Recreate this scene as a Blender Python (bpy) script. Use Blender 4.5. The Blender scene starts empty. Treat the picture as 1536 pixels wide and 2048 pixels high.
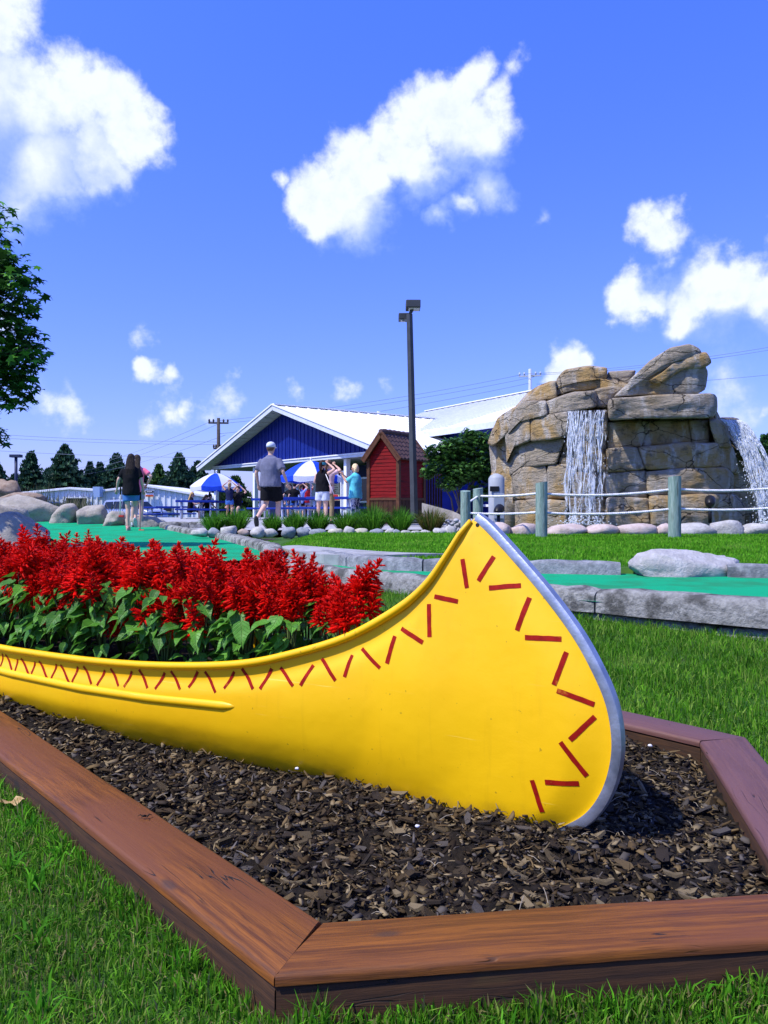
import bpy, bmesh, math, random
import numpy as np
from mathutils import Vector, Matrix, noise
from mathutils.bvhtree import BVHTree

R = math.radians
rng = np.random.default_rng(7)
random.seed(7)
SC = bpy.context.scene
COL = SC.collection

# ------------------------------------------------------------------ camera
F, HOR, CZ = 1590.0, 1015.0, 0.74          # focal length (photo px), horizon row, eye height
cam = bpy.data.cameras.new('camera')
cam.sensor_fit = 'VERTICAL'
cam.sensor_height = 24.0
cam.lens = 24.0 * F / 2048.0
cam.shift_y = -(1024 - HOR) / 2048.0
cam.clip_start = 0.02
cam.clip_end = 3000
cam_o = bpy.data.objects.new('camera', cam)
cam_o.location = (0, 0, CZ)
cam_o.rotation_euler = (R(90), 0, 0)
COL.objects.link(cam_o)
SC.camera = cam_o

def P(px, py, d):                           # a point d metres ahead that shows at (px, py)
    return Vector(((px - 768) / F * d, d, CZ - (py - HOR) / F * d))

def GP(px, py, z):                          # where the sight line meets height z
    return P(px, py, (CZ - z) * F / (py - HOR))

# ------------------------------------------------------------------ sky and sun
SUN_EL, SUN_AZ = R(56), R(241)              # azimuth clockwise from +Y
sun_dir = Vector((math.sin(SUN_AZ) * math.cos(SUN_EL), math.cos(SUN_AZ) * math.cos(SUN_EL), math.sin(SUN_EL)))
sl = bpy.data.lights.new('sun', 'SUN')
sl.energy = 4.6
sl.angle = R(1.0)
sl.color = (1.0, 0.955, 0.88)
so = bpy.data.objects.new('sun', sl)
so.rotation_euler = sun_dir.to_track_quat('Z', 'Y').to_euler()
COL.objects.link(so)

SC.view_settings.view_transform = 'Standard'
SC.view_settings.look = 'None'
SC.view_settings.gamma = 1
SC.view_settings.use_curve_mapping = False
SC.view_settings.exposure = 0.33

W = bpy.data.worlds.new('World')
SC.world = W
W.use_nodes = True
wt = W.node_tree
wt.nodes.clear()

class NT:                                   # a little node-tree writer
    def __init__(s, tree):
        s.t = tree
    def n(s, typ, **kw):
        nd = s.t.nodes.new(typ)
        for k, v in kw.items():
            if k == 'i':
                for a, b in v.items():
                    if isinstance(b, bpy.types.NodeSocket):
                        s.t.links.new(b, nd.inputs[a])
                    else:
                        nd.inputs[a].default_value = b
            else:
                setattr(nd, k, v)
        return nd
    def math(s, op, a, b=None, c=None, clamp=False):
        d = {0: a}
        if b is not None: d[1] = b
        if c is not None: d[2] = c
        return s.n('ShaderNodeMath', operation=op, use_clamp=clamp, i=d).outputs[0]
    def mix(s, f, a, b):
        nd = s.n('ShaderNodeMix', data_type='RGBA')
        for k, v in ((0, f), (6, a), (7, b)):
            if isinstance(v, bpy.types.NodeSocket):
                s.t.links.new(v, nd.inputs[k])
            else:
                nd.inputs[k].default_value = (v if k == 0 else (*v, 1) if len(v) == 3 else v)
        return nd.outputs[2]
    def ramp(s, f, lo, hi, a=0.0, b=1.0, smooth=True):
        nd = s.n('ShaderNodeMapRange', interpolation_type='SMOOTHSTEP' if smooth else 'LINEAR',
                 i={0: f, 1: lo, 2: hi, 3: a, 4: b})
        return nd.outputs[0]

CLOUDS = [  # (px, py, radius, weight): directions of the cloud puffs as compass bearing and height
 (-10,30,95,1),(40,200,125,1),(150,200,95,1),(215,190,72,1),(255,270,72,1),(190,310,85,1),(70,320,120,1),(40,395,70,.7),(110,405,40,.6),(-90,180,190,1),(-120,350,150,.8),
 (930,165,46,1),(900,225,72,1),(955,265,88,1),(835,260,70,1),(780,305,72,1),(715,355,82,1),(655,395,78,1),(625,425,55,1),(720,425,80,.9),(840,325,80,1),(965,215,45,.7),(690,450,50,.5),
 (970,380,50,.85),(925,412,44,.8),(890,438,32,.7),(560,355,34,.5),(1025,135,32,.4),(992,205,28,.4),
 (1320,455,55,.75),(1345,415,40,.6),(1268,590,56,.95),(1320,590,45,.8),(1435,565,72,1),(1385,610,62,.9),(1485,585,72,1),(1545,610,70,.9),(1335,525,30,.4),(1480,640,70,.4),
 (1130,720,46,.95),(1105,735,36,.9),(1165,712,30,.8),(300,745,40,.85),(345,755,30,.5),(345,820,44,.65),(318,848,42,.5),(375,810,28,.5),
 (280,675,34,.36),(450,800,42,.36),(460,750,22,.3),(120,820,48,.5),(165,838,34,.4),(590,787,24,.32),(680,784,26,.32),(775,770,24,.3),
 (1450,765,60,.4),(1480,825,60,.4),(1525,797,30,.5),(1075,435,20,.25),(-60,640,90,.6),(1640,480,80,.8)]

def cloud_group(name, rmin):
    g = bpy.data.node_groups.new(name, 'ShaderNodeTree')
    g.interface.new_socket('Direction', in_out='INPUT', socket_type='NodeSocketVector')
    g.interface.new_socket('Density', in_out='OUTPUT', socket_type='NodeSocketFloat')
    q = NT(g)
    gi = q.n('NodeGroupInput').outputs[0]
    go = q.n('NodeGroupOutput')
    acc = None
    for px, py, r, w in CLOUDS:
        if r < rmin: continue
        v = Vector(((px - 768) / F, 1, -(py - HOR) / F))
        L = v.length
        v.normalize()
        d = q.n('ShaderNodeVectorMath', operation='DISTANCE', i={0: gi, 1: v}).outputs['Value']
        rr = r / F / L * (1.22 if r > 44 else 0.98)
        k = q.math('MULTIPLY_ADD', d, -w / rr, w)
        acc = k if acc is None else q.math('MAXIMUM', acc, k)
    g.links.new(acc, go.inputs[0])
    return g

def build_world():
    q = NT(wt)
    sky = q.n('ShaderNodeTexSky', sky_type='NISHITA', sun_disc=False, sun_elevation=SUN_EL, sun_rotation=SUN_AZ,
              altitude=200, air_density=1.0, dust_density=0.6, ozone_density=2.2)
    tint = q.n('ShaderNodeMix', data_type='RGBA', blend_type='MULTIPLY')
    tint.inputs[0].default_value = 1
    wt.links.new(sky.outputs[0], tint.inputs[6])
    sx = q.n('ShaderNodeSeparateXYZ', i={0: q.n('ShaderNodeTexCoord').outputs['Generated']})
    tc_ = q.mix(q.ramp(sx.outputs[2], 0.02, 0.62, smooth=False), (0.70, 0.72, 1.46), (0.60, 0.96, 2.70))
    wt.links.new(tc_, tint.inputs[7])
    dirv = q.n('ShaderNodeTexCoord').outputs['Generated']
    g = cloud_group('cloud_density', 0)
    gs = cloud_group('cloud_shade', 42)
    def warp(vec, sc, amt, det=5.0):
        nz = q.n('ShaderNodeTexNoise', i={'Vector': vec, 'Scale': sc, 'Detail': det, 'Roughness': 0.55})
        c = q.n('ShaderNodeVectorMath', operation='SUBTRACT', i={0: nz.outputs['Color'], 1: (.5, .5, .5)}).outputs[0]
        c = q.n('ShaderNodeVectorMath', operation='SCALE', i={0: c, 'Scale': amt}).outputs[0]
        return q.n('ShaderNodeVectorMath', operation='ADD', i={0: vec, 1: c}).outputs[0]
    w1 = warp(dirv, 15.0, 0.078)
    n2 = q.n('ShaderNodeTexNoise', i={'Vector': dirv, 'Scale': 42.0, 'Detail': 6.0, 'Roughness': 0.6}).outputs[0]
    def dens(vec, g):
        gg = q.n('ShaderNodeGroup', node_tree=g)
        wt.links.new(vec, gg.inputs[0])
        return gg.outputs[0]
    D = dens(w1, g)
    Dn = q.math('ADD', D, q.math('MULTIPLY_ADD', n2, 0.80, -0.42))
    up = q.n('ShaderNodeVectorMath', operation='ADD', i={0: w1, 1: (-0.020, 0, 0.062)}).outputs[0]
    D2 = dens(up, gs)
    # scattered clouds over the rest of the sky, away from the view
    nz = q.n('ShaderNodeTexNoise', i={'Vector': dirv, 'Scale': 3.2, 'Detail': 4.0, 'Roughness': 0.55}).outputs[0]
    away = q.ramp(sx.outputs[1], 0.62, 0.30)
    other = q.math('MULTIPLY', q.ramp(nz, 0.53, 0.66), away)
    alpha = q.math('MAXIMUM', q.ramp(Dn, -0.04, 0.52), other)
    lit = q.ramp(q.math('SUBTRACT', D2, D), -0.55, 0.30, 1.0, 0.0)
    lit = q.math('MULTIPLY_ADD', n2, 0.65, q.math('MULTIPLY_ADD', lit, 1.05, -0.40), clamp=True)
    ccol = q.mix(lit, (3.1, 4.2, 7.0), (6.6, 7.1, 7.9))
    above = q.ramp(sx.outputs[2], 0.0, 0.06)
    thin = q.math('MULTIPLY', q.math('MULTIPLY', alpha, above), q.math('MULTIPLY_ADD', lit, 0.36, 0.62))
    col = q.mix(thin, tint.outputs[2], ccol)
    bg = q.n('ShaderNodeBackground', i={0: col, 1: 0.118})
    out = q.n('ShaderNodeOutputWorld')
    wt.links.new(bg.outputs[0], out.inputs[0])
build_world()
W.cycles.sampling_method = 'MANUAL'
W.cycles.sample_map_resolution = 512

cy = SC.cycles
cy.max_bounces, cy.diffuse_bounces, cy.glossy_bounces, cy.transmission_bounces, cy.transparent_max_bounces = 5, 2, 2, 4, 8

# ------------------------------------------------------------------ materials
MATS = {}
def M(name, c1, c2=None, sc=6.0, rough=0.6, bump=0.0, bsc=40.0, c3=None, sc3=1.3, spec=0.2, metal=0.0, coat=0.0,
      stretch=None, rand=0.0, lo=0.35, hi=0.68, transl=0.0, lo3=.5, hi3=.7, world=False):
    if name in MATS: return MATS[name]
    m = bpy.data.materials.new(name)
    m.use_nodes = True
    t = m.node_tree
    t.nodes.clear()
    q = NT(t)
    tc = q.n('ShaderNodeTexCoord').outputs['Object']
    if world: tc = q.n('ShaderNodeNewGeometry').outputs['Position']
    vec = tc
    if stretch:
        vec = q.n('ShaderNodeMapping', i={0: tc, 3: stretch}).outputs[0]
    if rand:
        oi = q.n('ShaderNodeObjectInfo').outputs['Random']
        vec = q.n('ShaderNodeVectorMath', operation='ADD', i={0: vec, 1: q.n('ShaderNodeCombineXYZ', i={0: q.math('MULTIPLY', oi, 50.0), 1: oi}).outputs[0]}).outputs[0]
    b = q.n('ShaderNodeBsdfPrincipled', i={'Roughness': rough, 'Specular IOR Level': spec, 'Metallic': metal, 'Coat Weight': coat})
    col = None
    if c2 is not None:
        nz = q.n('ShaderNodeTexNoise', i={'Vector': vec, 'Scale': sc, 'Detail': 8.0, 'Roughness': 0.62}).outputs[0]
        col = q.mix(q.ramp(nz, lo, hi), c1, c2)
        if c3 is not None:
            n3 = q.n('ShaderNodeTexNoise', i={'Vector': vec, 'Scale': sc3, 'Detail': 6.0, 'Roughness': 0.6}).outputs[0]
            col = q.mix(q.ramp(n3, lo3, hi3), col, c3)
    if rand:
        base = col if col is not None else None
        hs = q.n('ShaderNodeHueSaturation', i={'Value': q.math('MULTIPLY_ADD', oi, 2 * rand, 1 - rand)})
        if base is not None: t.links.new(base, hs.inputs['Color'])
        else: hs.inputs['Color'].default_value = (*c1, 1)
        col = hs.outputs[0]
    if col is not None: t.links.new(col, b.inputs['Base Color'])
    else: b.inputs['Base Color'].default_value = (*c1, 1)
    if bump:
        nb = q.n('ShaderNodeTexNoise', i={'Vector': vec, 'Scale': bsc, 'Detail': 6.0, 'Roughness': 0.65}).outputs[0]
        bp = q.n('ShaderNodeBump', i={'Strength': min(1, bump), 'Distance': 0.02 if bsc < 60 else 0.004, 'Height': nb})
        t.links.new(bp.outputs[0], b.inputs['Normal'])
    sh = b.outputs[0]
    if transl:
        tr = q.n('ShaderNodeBsdfTranslucent')
        if col is not None: t.links.new(col, tr.inputs[0])
        else: tr.inputs[0].default_value = (*c1, 1)
        mx = q.n('ShaderNodeMixShader', i={0: transl, 1: sh, 2: tr.outputs[0]})
        sh = mx.outputs[0]
    o = q.n('ShaderNodeOutputMaterial')
    t.links.new(sh, o.inputs[0])
    MATS[name] = m
    return m

def attr_mat(name, rough=0.5, transl=0.35, spec=0.3):
    m = bpy.data.materials.new(name)
    m.use_nodes = True
    t = m.node_tree
    t.nodes.clear()
    q = NT(t)
    a = q.n('ShaderNodeAttribute', attribute_name='tone').outputs['Color']
    b = q.n('ShaderNodeBsdfPrincipled', i={'Base Color': a, 'Roughness': rough, 'Specular IOR Level': spec})
    sh = b.outputs[0]
    if transl:
        tr = q.n('ShaderNodeBsdfTranslucent', i={0: a})
        sh = q.n('ShaderNodeMixShader', i={0: transl, 1: sh, 2: tr.outputs[0]}).outputs[0]
    o = q.n('ShaderNodeOutputMaterial')
    t.links.new(sh, o.inputs[0])
    MATS[name] = m
    return m

# ------------------------------------------------------------------ mesh helpers
def tag(o, label=None, cat=None, group=None, kind=None):
    if label: o['label'] = label
    if cat: o['category'] = cat
    if group: o['group'] = group
    if kind: o['kind'] = kind
    return o

def thing(name, label, cat, loc=(0, 0, 0), group=None, kind=None):
    o = bpy.data.objects.new(name, None)
    COL.objects.link(o)
    o.empty_display_size = 0.1
    o.location = loc
    return tag(o, label, cat, group, kind)

def link(name, me, mat=None, parent=None, loc=None):
    o = bpy.data.objects.new(name, me)
    COL.objects.link(o)
    if mat is not None and len(me.materials) == 0: me.materials.append(mat)
    if parent is not None: o.parent = parent
    if loc is not None: o.location = loc
    return o

def copy_tree(o, parent=None):
    c = o.copy()
    COL.objects.link(c)
    c.parent = parent
    for ch in list(o.children): copy_tree(ch, c)
    return c

class MB:
    def __init__(s):
        s.v = []
        s.f = []
    def add(s, vs, fs):
        o = len(s.v)
        s.v += [Vector(x) for x in vs]
        s.f += [tuple(i + o for i in f) for f in fs]
        return s
    def box(s, c, size, rz=0.0, rot=None):
        hx, hy, hz = size[0] / 2, size[1] / 2, size[2] / 2
        m = rot if rot is not None else Matrix.Rotation(rz, 3, 'Z')
        c = Vector(c)
        vs = [c + m @ Vector((x * hx, y * hy, z * hz)) for x in (-1, 1) for y in (-1, 1) for z in (-1, 1)]
        return s.add(vs, [(0, 1, 3, 2), (4, 6, 7, 5), (0, 4, 5, 1), (2, 3, 7, 6), (0, 2, 6, 4), (1, 5, 7, 3)])
    def beam(s, a, b, w, h, up=(0, 0, 1)):
        a = Vector(a); b = Vector(b)
        d = (b - a); L = d.length; d.normalize()
        u = Vector(up)
        sd = d.cross(u)
        if sd.length < 1e-5: sd = d.cross(Vector((1, 0, 0)))
        sd.normalize()
        u = sd.cross(d)
        m = Matrix((d, sd, u)).transposed()
        return s.box((a + b) / 2, (L, w, h), rot=m)
    def tube(s, pts, rad, n=8, cap=True, flat=1.0):
        pts = [Vector(p) for p in pts]
        if not hasattr(rad, '__len__'): rad = [rad] * len(pts)
        o = len(s.v)
        prev = None
        for i, p in enumerate(pts):
            d = (pts[min(i + 1, len(pts) - 1)] - pts[max(i - 1, 0)])
            d = d.normalized() if d.length > 1e-9 else Vector((0, 0, 1))
            if prev is None:
                a = d.cross(Vector((0, 0, 1)))
                if a.length < 0.05: a = d.cross(Vector((1, 0, 0)))
            else:
                a = prev - d * prev.dot(d)
            a.normalize()
            prev = a
            b = d.cross(a)
            for k in range(n):
                t = 2 * math.pi * k / n
                s.v.append(p + a * (math.cos(t) * rad[i]) + b * (math.sin(t) * rad[i] * flat))
        for i in range(len(pts) - 1):
            for k in range(n):
                k2 = (k + 1) % n
                s.f.append((o + i * n + k, o + i * n + k2, o + (i + 1) * n + k2, o + (i + 1) * n + k))
        if cap:
            s.f.append(tuple(o + k for k in range(n))[::-1])
            e = o + (len(pts) - 1) * n
            s.f.append(tuple(e + k for k in range(n)))
        return s
    def ell(s, c, r, nu=12, nv=8, rot=None, fn=None):
        c = Vector(c)
        if not hasattr(r, '__len__'): r = (r, r, r)
        o = len(s.v)
        vs = []
        for j in range(nv + 1):
            ph = math.pi * j / nv
            for i in range(nu):
                th = 2 * math.pi * i / nu
                p = Vector((math.cos(th) * math.sin(ph), math.sin(th) * math.sin(ph), math.cos(ph)))
                k = fn(p) if fn else 1.0
                p = Vector((p.x * r[0], p.y * r[1], p.z * r[2])) * k
                if rot is not None: p = rot @ p
                vs.append(c + p)
        fs = []
        for j in range(nv):
            for i in range(nu):
                i2 = (i + 1) % nu
                if j == 0: fs.append((i, (j + 1) * nu + i, (j + 1) * nu + i2))
                elif j == nv - 1: fs.append((j * nu + i, (j + 1) * nu + i, j * nu + i2))
                else: fs.append((j * nu + i, (j + 1) * nu + i, (j + 1) * nu + i2, j * nu + i2))
        return s.add(vs, fs)
    def loft(s, rings, cap=True, closed=True):
        o = len(s.v)
        n = len(rings[0])
        for r in rings: s.v += [Vector(p) for p in r]
        for i in range(len(rings) - 1):
            for k in range(n if closed else n - 1):
                k2 = (k + 1) % n
                s.f.append((o + i * n + k, o + i * n + k2, o + (i + 1) * n + k2, o + (i + 1) * n + k))
        if cap and closed:
            s.f.append(tuple(o + k for k in range(n))[::-1])
            e = o + (len(rings) - 1) * n
            s.f.append(tuple(e + k for k in range(n)))
        return s
    def prism(s, poly, off):                 # a planar polygon pushed along off
        n = len(poly)
        off = Vector(off)
        vs = [Vector(p) for p in poly] + [Vector(p) + off for p in poly]
        fs = [tuple(range(n))[::-1], tuple(range(n, 2 * n))]
        for k in range(n):
            k2 = (k + 1) % n
            fs.append((k, k2, n + k2, n + k))
        return s.add(vs, fs)
    def mesh(s, name='m', smooth=False, origin=(0, 0, 0), fix=True):
        me = bpy.data.meshes.new(name)
        o = Vector(origin)
        me.from_pydata([tuple(p - o) for p in s.v], [], s.f)
        if fix:
            bm = bmesh.new()
            bm.from_mesh(me)
            bmesh.ops.recalc_face_normals(bm, faces=bm.faces)
            bm.to_mesh(me)
            bm.free()
        if smooth: me.polygons.foreach_set('use_smooth', [True] * len(me.polygons))
        me.update()
        return me
    def build(s, name, mat, parent=None, smooth=False, bevel=0.0, fix=True, seg=2, sharp=None):
        if parent is not None:
            w = Vector((0, 0, 0)); p = parent
            while p is not None:
                w += p.location; p = p.parent
        else:
            xs = [p.x for p in s.v]; ys = [p.y for p in s.v]; zs = [p.z for p in s.v]
            w = Vector(((min(xs) + max(xs)) / 2, (min(ys) + max(ys)) / 2, min(zs)))
        me = s.mesh(name, smooth, w, fix)
        o = link(name, me, mat, parent)
        if parent is None: o.location = w
        if bevel:
            b = o.modifiers.new('bevel', 'BEVEL')
            b.width = bevel; b.segments = seg; b.limit_method = 'ANGLE'; b.angle_limit = R(35)
            if smooth is False: b.harden_normals = False
        if sharp: me.set_sharp_from_angle(angle=R(sharp))
        return o

def np_mesh(name, V, loops, starts, mat, tone=None, smooth=True):
    me = bpy.data.meshes.new(name)
    me.vertices.add(len(V))
    me.vertices.foreach_set('co', np.ascontiguousarray(V, dtype=np.float32).ravel())
    me.loops.add(len(loops))
    me.loops.foreach_set('vertex_index', np.asarray(loops, dtype=np.int32))
    me.polygons.add(len(starts))
    me.polygons.foreach_set('loop_start', np.asarray(starts, dtype=np.int32))
    if smooth: me.polygons.foreach_set('use_smooth', np.ones(len(starts), dtype=bool))
    if tone is not None:
        a = me.attributes.new('tone', 'FLOAT_COLOR', 'POINT')
        a.data.foreach_set('color', np.ascontiguousarray(tone, dtype=np.float32).ravel())
    me.update(calc_edges=True)
    me.validate()
    if mat is not None: me.materials.append(mat)
    return me

def smooth01(x, a, b):
    t = np.clip((np.asarray(x, dtype=float) - a) / (b - a), 0, 1)
    return t * t * (3 - 2 * t)

def inside(poly, x, y):
    c = np.zeros(np.shape(x), dtype=bool)
    n = len(poly)
    for i in range(n):
        x1, y1 = poly[i]; x2, y2 = poly[(i + 1) % n]
        if y1 == y2: continue
        hit = ((y1 > y) != (y2 > y)) & (x < (x2 - x1) * (y - y1) / (y2 - y1) + x1)
        c ^= hit
    return c

def resample(pts, n):
    pts = np.array([tuple(p) for p in pts], dtype=float)
    s = np.r_[0, np.cumsum(np.linalg.norm(np.diff(pts, axis=0), axis=1))]
    t = np.linspace(0, s[-1], n)
    return np.stack([np.interp(t, s, pts[:, k]) for k in range(pts.shape[1])], 1)

def smooth_path(pts, n):                     # Catmull-Rom, then even spacing
    p = np.array([tuple(q) for q in pts], dtype=float)
    p = np.vstack([2 * p[0] - p[1], p, 2 * p[-1] - p[-2]])
    out = []
    for i in range(1, len(p) - 2):
        for t in np.linspace(0, 1, 12, endpoint=False):
            out.append(.5 * (2 * p[i] + (p[i + 1] - p[i - 1]) * t + (2 * p[i - 1] - 5 * p[i] + 4 * p[i + 1] - p[i + 2]) * t * t + (3 * p[i] - p[i - 1] - 3 * p[i + 1] + p[i + 2]) * t ** 3))
    out.append(p[-2])
    return resample(out, n)

def fbm(p, s=1.0, o=4):
    return noise.fractal(Vector(p) * s, 1.0, 2.0, o)

# ================================================================== GROUND
NEAR = [(3.6, 2.7), (2.75, 3.3), (1.98, 3.92), (1.18, 4.6), (.62, 5.05), (.18, 5.5), (-.35, 6.15), (-.85, 7.0), (-1.1, 7.8)]
FAR = [(5.0, 5.6), (3.9, 5.85), (3.0, 6.2), (2.3, 6.42), (1.7, 6.55), (.9, 6.75), (.15, 6.95), (-.25, 7.4), (-.55, 8.1)]
nearp = np.array(smooth_path(NEAR, 80)); farp = np.array(smooth_path(FAR, 80))
o_n = np.argsort(nearp[:, 0]); o_f = np.argsort(farp[:, 0])
near_y = lambda x: np.interp(x, nearp[o_n, 0], nearp[o_n, 1])
far_y = lambda x: np.interp(x, farp[o_f, 0], farp[o_f, 1])
def gz(x, y):                                # height of the lawn
    x = np.asarray(x, dtype=float); y = np.asarray(y, dtype=float)
    z = np.interp(y, [-50, 2.2, 3.5, 4.6, 6.4, 9, 12.3, 16, 30, 45, 62, 4000],
                  [.02, .03, .05, .09, .24, .29, .33, .30, .24, -.3, -.58, -.6])
    z = np.where(y < 9.5, np.minimum(z, .13 + .5 * smooth01(y - far_y(x), .03, .15)), z)
    z = z - .14 * smooth01(-x, .9, 1.6) * smooth01(y, 7.2, 8.2) * (1 - smooth01(y, 19, 23)) * (1 - smooth01(-x, 10, 13))
    return z

def ground_sheet():
    xs = np.r_[-1500, -500, -200, -90, -50, np.arange(-30, 30.1, .8), 50, 90, 200, 500, 1500]
    ys = np.r_[-400, -100, -30, -10, -5, np.arange(-2, 3.6, .4), np.arange(3.6, 9, .09), np.arange(9, 24, .4), np.arange(24, 70, 1.5), 90, 150, 400, 1000, 2500]
    X, Y = np.meshgrid(xs, ys)
    Z = gz(X, Y)
    V = np.stack([X, Y, Z], -1).reshape(-1, 3)
    n = len(xs)
    idx = np.array([(j * n + i, j * n + i + 1, (j + 1) * n + i + 1, (j + 1) * n + i) for j in range(len(ys) - 1) for i in range(n - 1)])
    m = M('lawn_soil', (.030, .085, .010), (.050, .125, .016), sc=9, rough=.95, c3=(.05, .07, .018), sc3=3.0, bump=.4, bsc=50, lo3=.55, hi3=.75)
    me = np_mesh('ground', V, idx.ravel(), np.arange(len(idx)) * 4, m)
    return tag(link('ground', me), kind='structure')
ground_sheet()

def strip(name, left, right, zf, mat, n=40, k=8, kind='structure', label=None):
    a = smooth_path(left, n); b = smooth_path(right, n)
    V = []
    for i in range(n):
        for j in range(k + 1):
            p = a[i] * (1 - j / k) + b[i] * (j / k)
            V.append((p[0], p[1], float(zf(p[0], p[1]))))
    fs = [(i * (k + 1) + j, i * (k + 1) + j + 1, (i + 1) * (k + 1) + j + 1, (i + 1) * (k + 1) + j) for i in range(n - 1) for j in range(k)]
    me = bpy.data.meshes.new(name)
    me.from_pydata(V, [], fs)
    me.polygons.foreach_set('use_smooth', [True] * len(fs))
    o = link(name, me, mat)
    return tag(o, label, kind=kind)

m_turf = M('turf_carpet', (.006, .26, .11), (.012, .37, .17), sc=210, rough=.95, c3=(.02, .22, .095), sc3=2.4, bump=.8, bsc=380, spec=.05, lo3=.46, hi3=.66)
m_conc = M('concrete', (.21, .21, .19), (.33, .33, .30), sc=26, rough=.95, c3=(.085, .085, .075), sc3=7, bump=1, bsc=38, rand=.14, lo3=.46, hi3=.62)
m_base = M('rough_concrete', (.16, .17, .15), (.30, .31, .29), sc=22, rough=.95, c3=(.07, .075, .05), sc3=6, bump=1, bsc=40)
m_path = M('pale_path', (.27, .27, .26), (.37, .37, .36), sc=9, rough=.95, c3=(.2, .2, .19), sc3=3, bump=.5, bsc=60)
m_plaza = M('plaza_concrete', (.30, .30, .30), (.38, .38, .38), sc=3, rough=.9)
m_asph = M('asphalt', (.045, .045, .048), (.07, .07, .072), sc=5, rough=.9)

strip('putting_green', NEAR, FAR, lambda x, y: .20, m_turf)
LGR = [(-1.15, 7.4), (-1.32, 8.6), (-1.85, 10.2), (-2.64, 12.4), (-3.6, 14.4), (-4.5, 16.2), (-5.1, 17.6)]
LGL = [(-2.3, 7.0), (-3.0, 8.0), (-3.9, 9.6), (-5.0, 12), (-6.6, 15), (-8.0, 17.6), (-9.4, 19.6)]
lgz = lambda x, y: float(np.interp(y, [7, 9, 14.5, 16, 19.5], [.25, .26, .265, .30, .50]))
strip('putting_green', LGL, LGR, lgz, m_turf)
def path_slab():
    a = smooth_path([(-1.2, 8.9), (-.95, 8.2), (-.62, 7.5), (.0, 7.35)], 16); b = smooth_path([(-1.0, 9.3), (-.45, 8.55), (.05, 7.9), (.6, 7.6)], 16)
    rings = [[(p[0], p[1], .05), (p[0], p[1], .30), (.5 * (p[0] + q_[0]), .5 * (p[1] + q_[1]), .306), (q_[0], q_[1], .30), (q_[0], q_[1], .05)] for p, q_ in zip(a, b)]
    tag(MB().loft(rings).build('path', m_path), kind='structure')
path_slab()
strip('plaza', [(-3.3, 15.0), (-5.4, 18.3), (-9, 22.5), (-13, 34)], [(6.5, 15.0), (6.5, 18.3), (6.5, 22.5), (12, 34)], lambda x, y: float(gz(x, y)) + .015 if x > -1 else .315, m_plaza, n=20, k=16)
strip('parking_lot', [(-60, 38), (-90, 64)], [(-11, 38), (-6, 64)], lambda x, y: float(gz(x, y)) + .02, m_asph, n=20, k=6)

# ------------------------------------------------------------------ kerbs: one rounded block after the other
def curb(root, path, z0, z1, width, block, mat, side=1, skip=None, name='curb_block', gap=.012, jit=.006):
    pts = smooth_path(path, 400)
    s = np.r_[0, np.cumsum(np.linalg.norm(np.diff(pts, axis=0), axis=1))]
    L = s[-1]
    n = max(1, round(L / block))
    for b in range(n):
        s0, s1 = b * L / n + gap / 2, (b + 1) * L / n - gap / 2
        if skip and skip(b, n): continue
        dz = random.uniform(-jit, jit); dw = random.uniform(-jit, jit)
        rings = []
        m = 9
        for i in range(m + 1):
            u = i / m
            q = s0 + (s1 - s0) * u
            x = np.interp(q, s, pts[:, 0]); y = np.interp(q, s, pts[:, 1])
            x2 = np.interp(q + .02, s, pts[:, 0]); y2 = np.interp(q + .02, s, pts[:, 1])
            x1 = np.interp(q - .02, s, pts[:, 0]); y1 = np.interp(q - .02, s, pts[:, 1])
            t = Vector((x2 - x1, y2 - y1, 0)).normalized()
            nn = Vector((-t.y, t.x, 0)) * side
            e = .012 if i in (0, m) else 0
            h0 = z0(x, y) if callable(z0) else z0
            h1 = (z1(x, y) if callable(z1) else z1) + dz
            prof = [(-.01 + dw, h0), (-.004 + dw, h1 - .05), (.006 + dw, h1 - .022), (.024 + dw, h1 - .006), (.05, h1), (width - .05, h1), (width - .022, h1 - .008), (width - .004, h1 - .03), (width, h0)]
            ring = []
            for a, z in prof:
                p = Vector((x, y, 0)) + nn * a
                w = .012 * fbm((p.x * 9, p.y * 9, z * 9 + b), 1, 3)
                zz = z - e * (1 if z > h1 - .03 else 0) + (w if z > h0 + .01 else 0)
                ring.append((p.x + nn.x * (w + e * (1 if a < width / 2 else -1)), p.y + nn.y * (w + e * (1 if a < width / 2 else -1)), zz))
            rings.append(ring)
        MB().loft(rings).build(name, mat, root, smooth=True, sharp=50)

r = thing('stone_border', 'long pale concrete edging of large blocks in front of the near green turf', 'edging', (1.2, 4.5, 0))
curb(r, NEAR, .135, .275, .17, .98, m_conc, side=-1)
curb(r, [(x + .0, y + .02) for x, y in NEAR], lambda x, y: -.05, lambda x, y: .13, .19, 2.6, m_base, side=-1, name='footing', gap=.02)
r = thing('stone_border', 'low dark grey concrete edging on the far side of the right green turf', 'edging', (1.8, 6.6, .1))
curb(r, FAR, .05, .31, .16, .78, M('concrete_dark', (.15, .16, .17), (.27, .28, .29), sc=16, rough=.9, c3=(.09, .095, .1), sc3=5, bump=.7, bsc=55, rand=.12), side=1, skip=lambda b, n: b in (3,))
r = thing('stone_border', 'grey concrete edging running beside the raised left putting green', 'edging', (-2.6, 12.4, .1))
curb(r, LGR, .05, lambda x, y: lgz(x, y) + .09, .2, .85, m_conc, side=-1)
r = thing('stone_border', 'short grey block step beside the picnic tables', 'edging', (-3.6, 16.5, .2))
curb(r, [(-4.6, 16.3), (-3.6, 16.6), (-2.9, 16.7)], .2, .44, .25, .55, m_conc, side=1)

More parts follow.
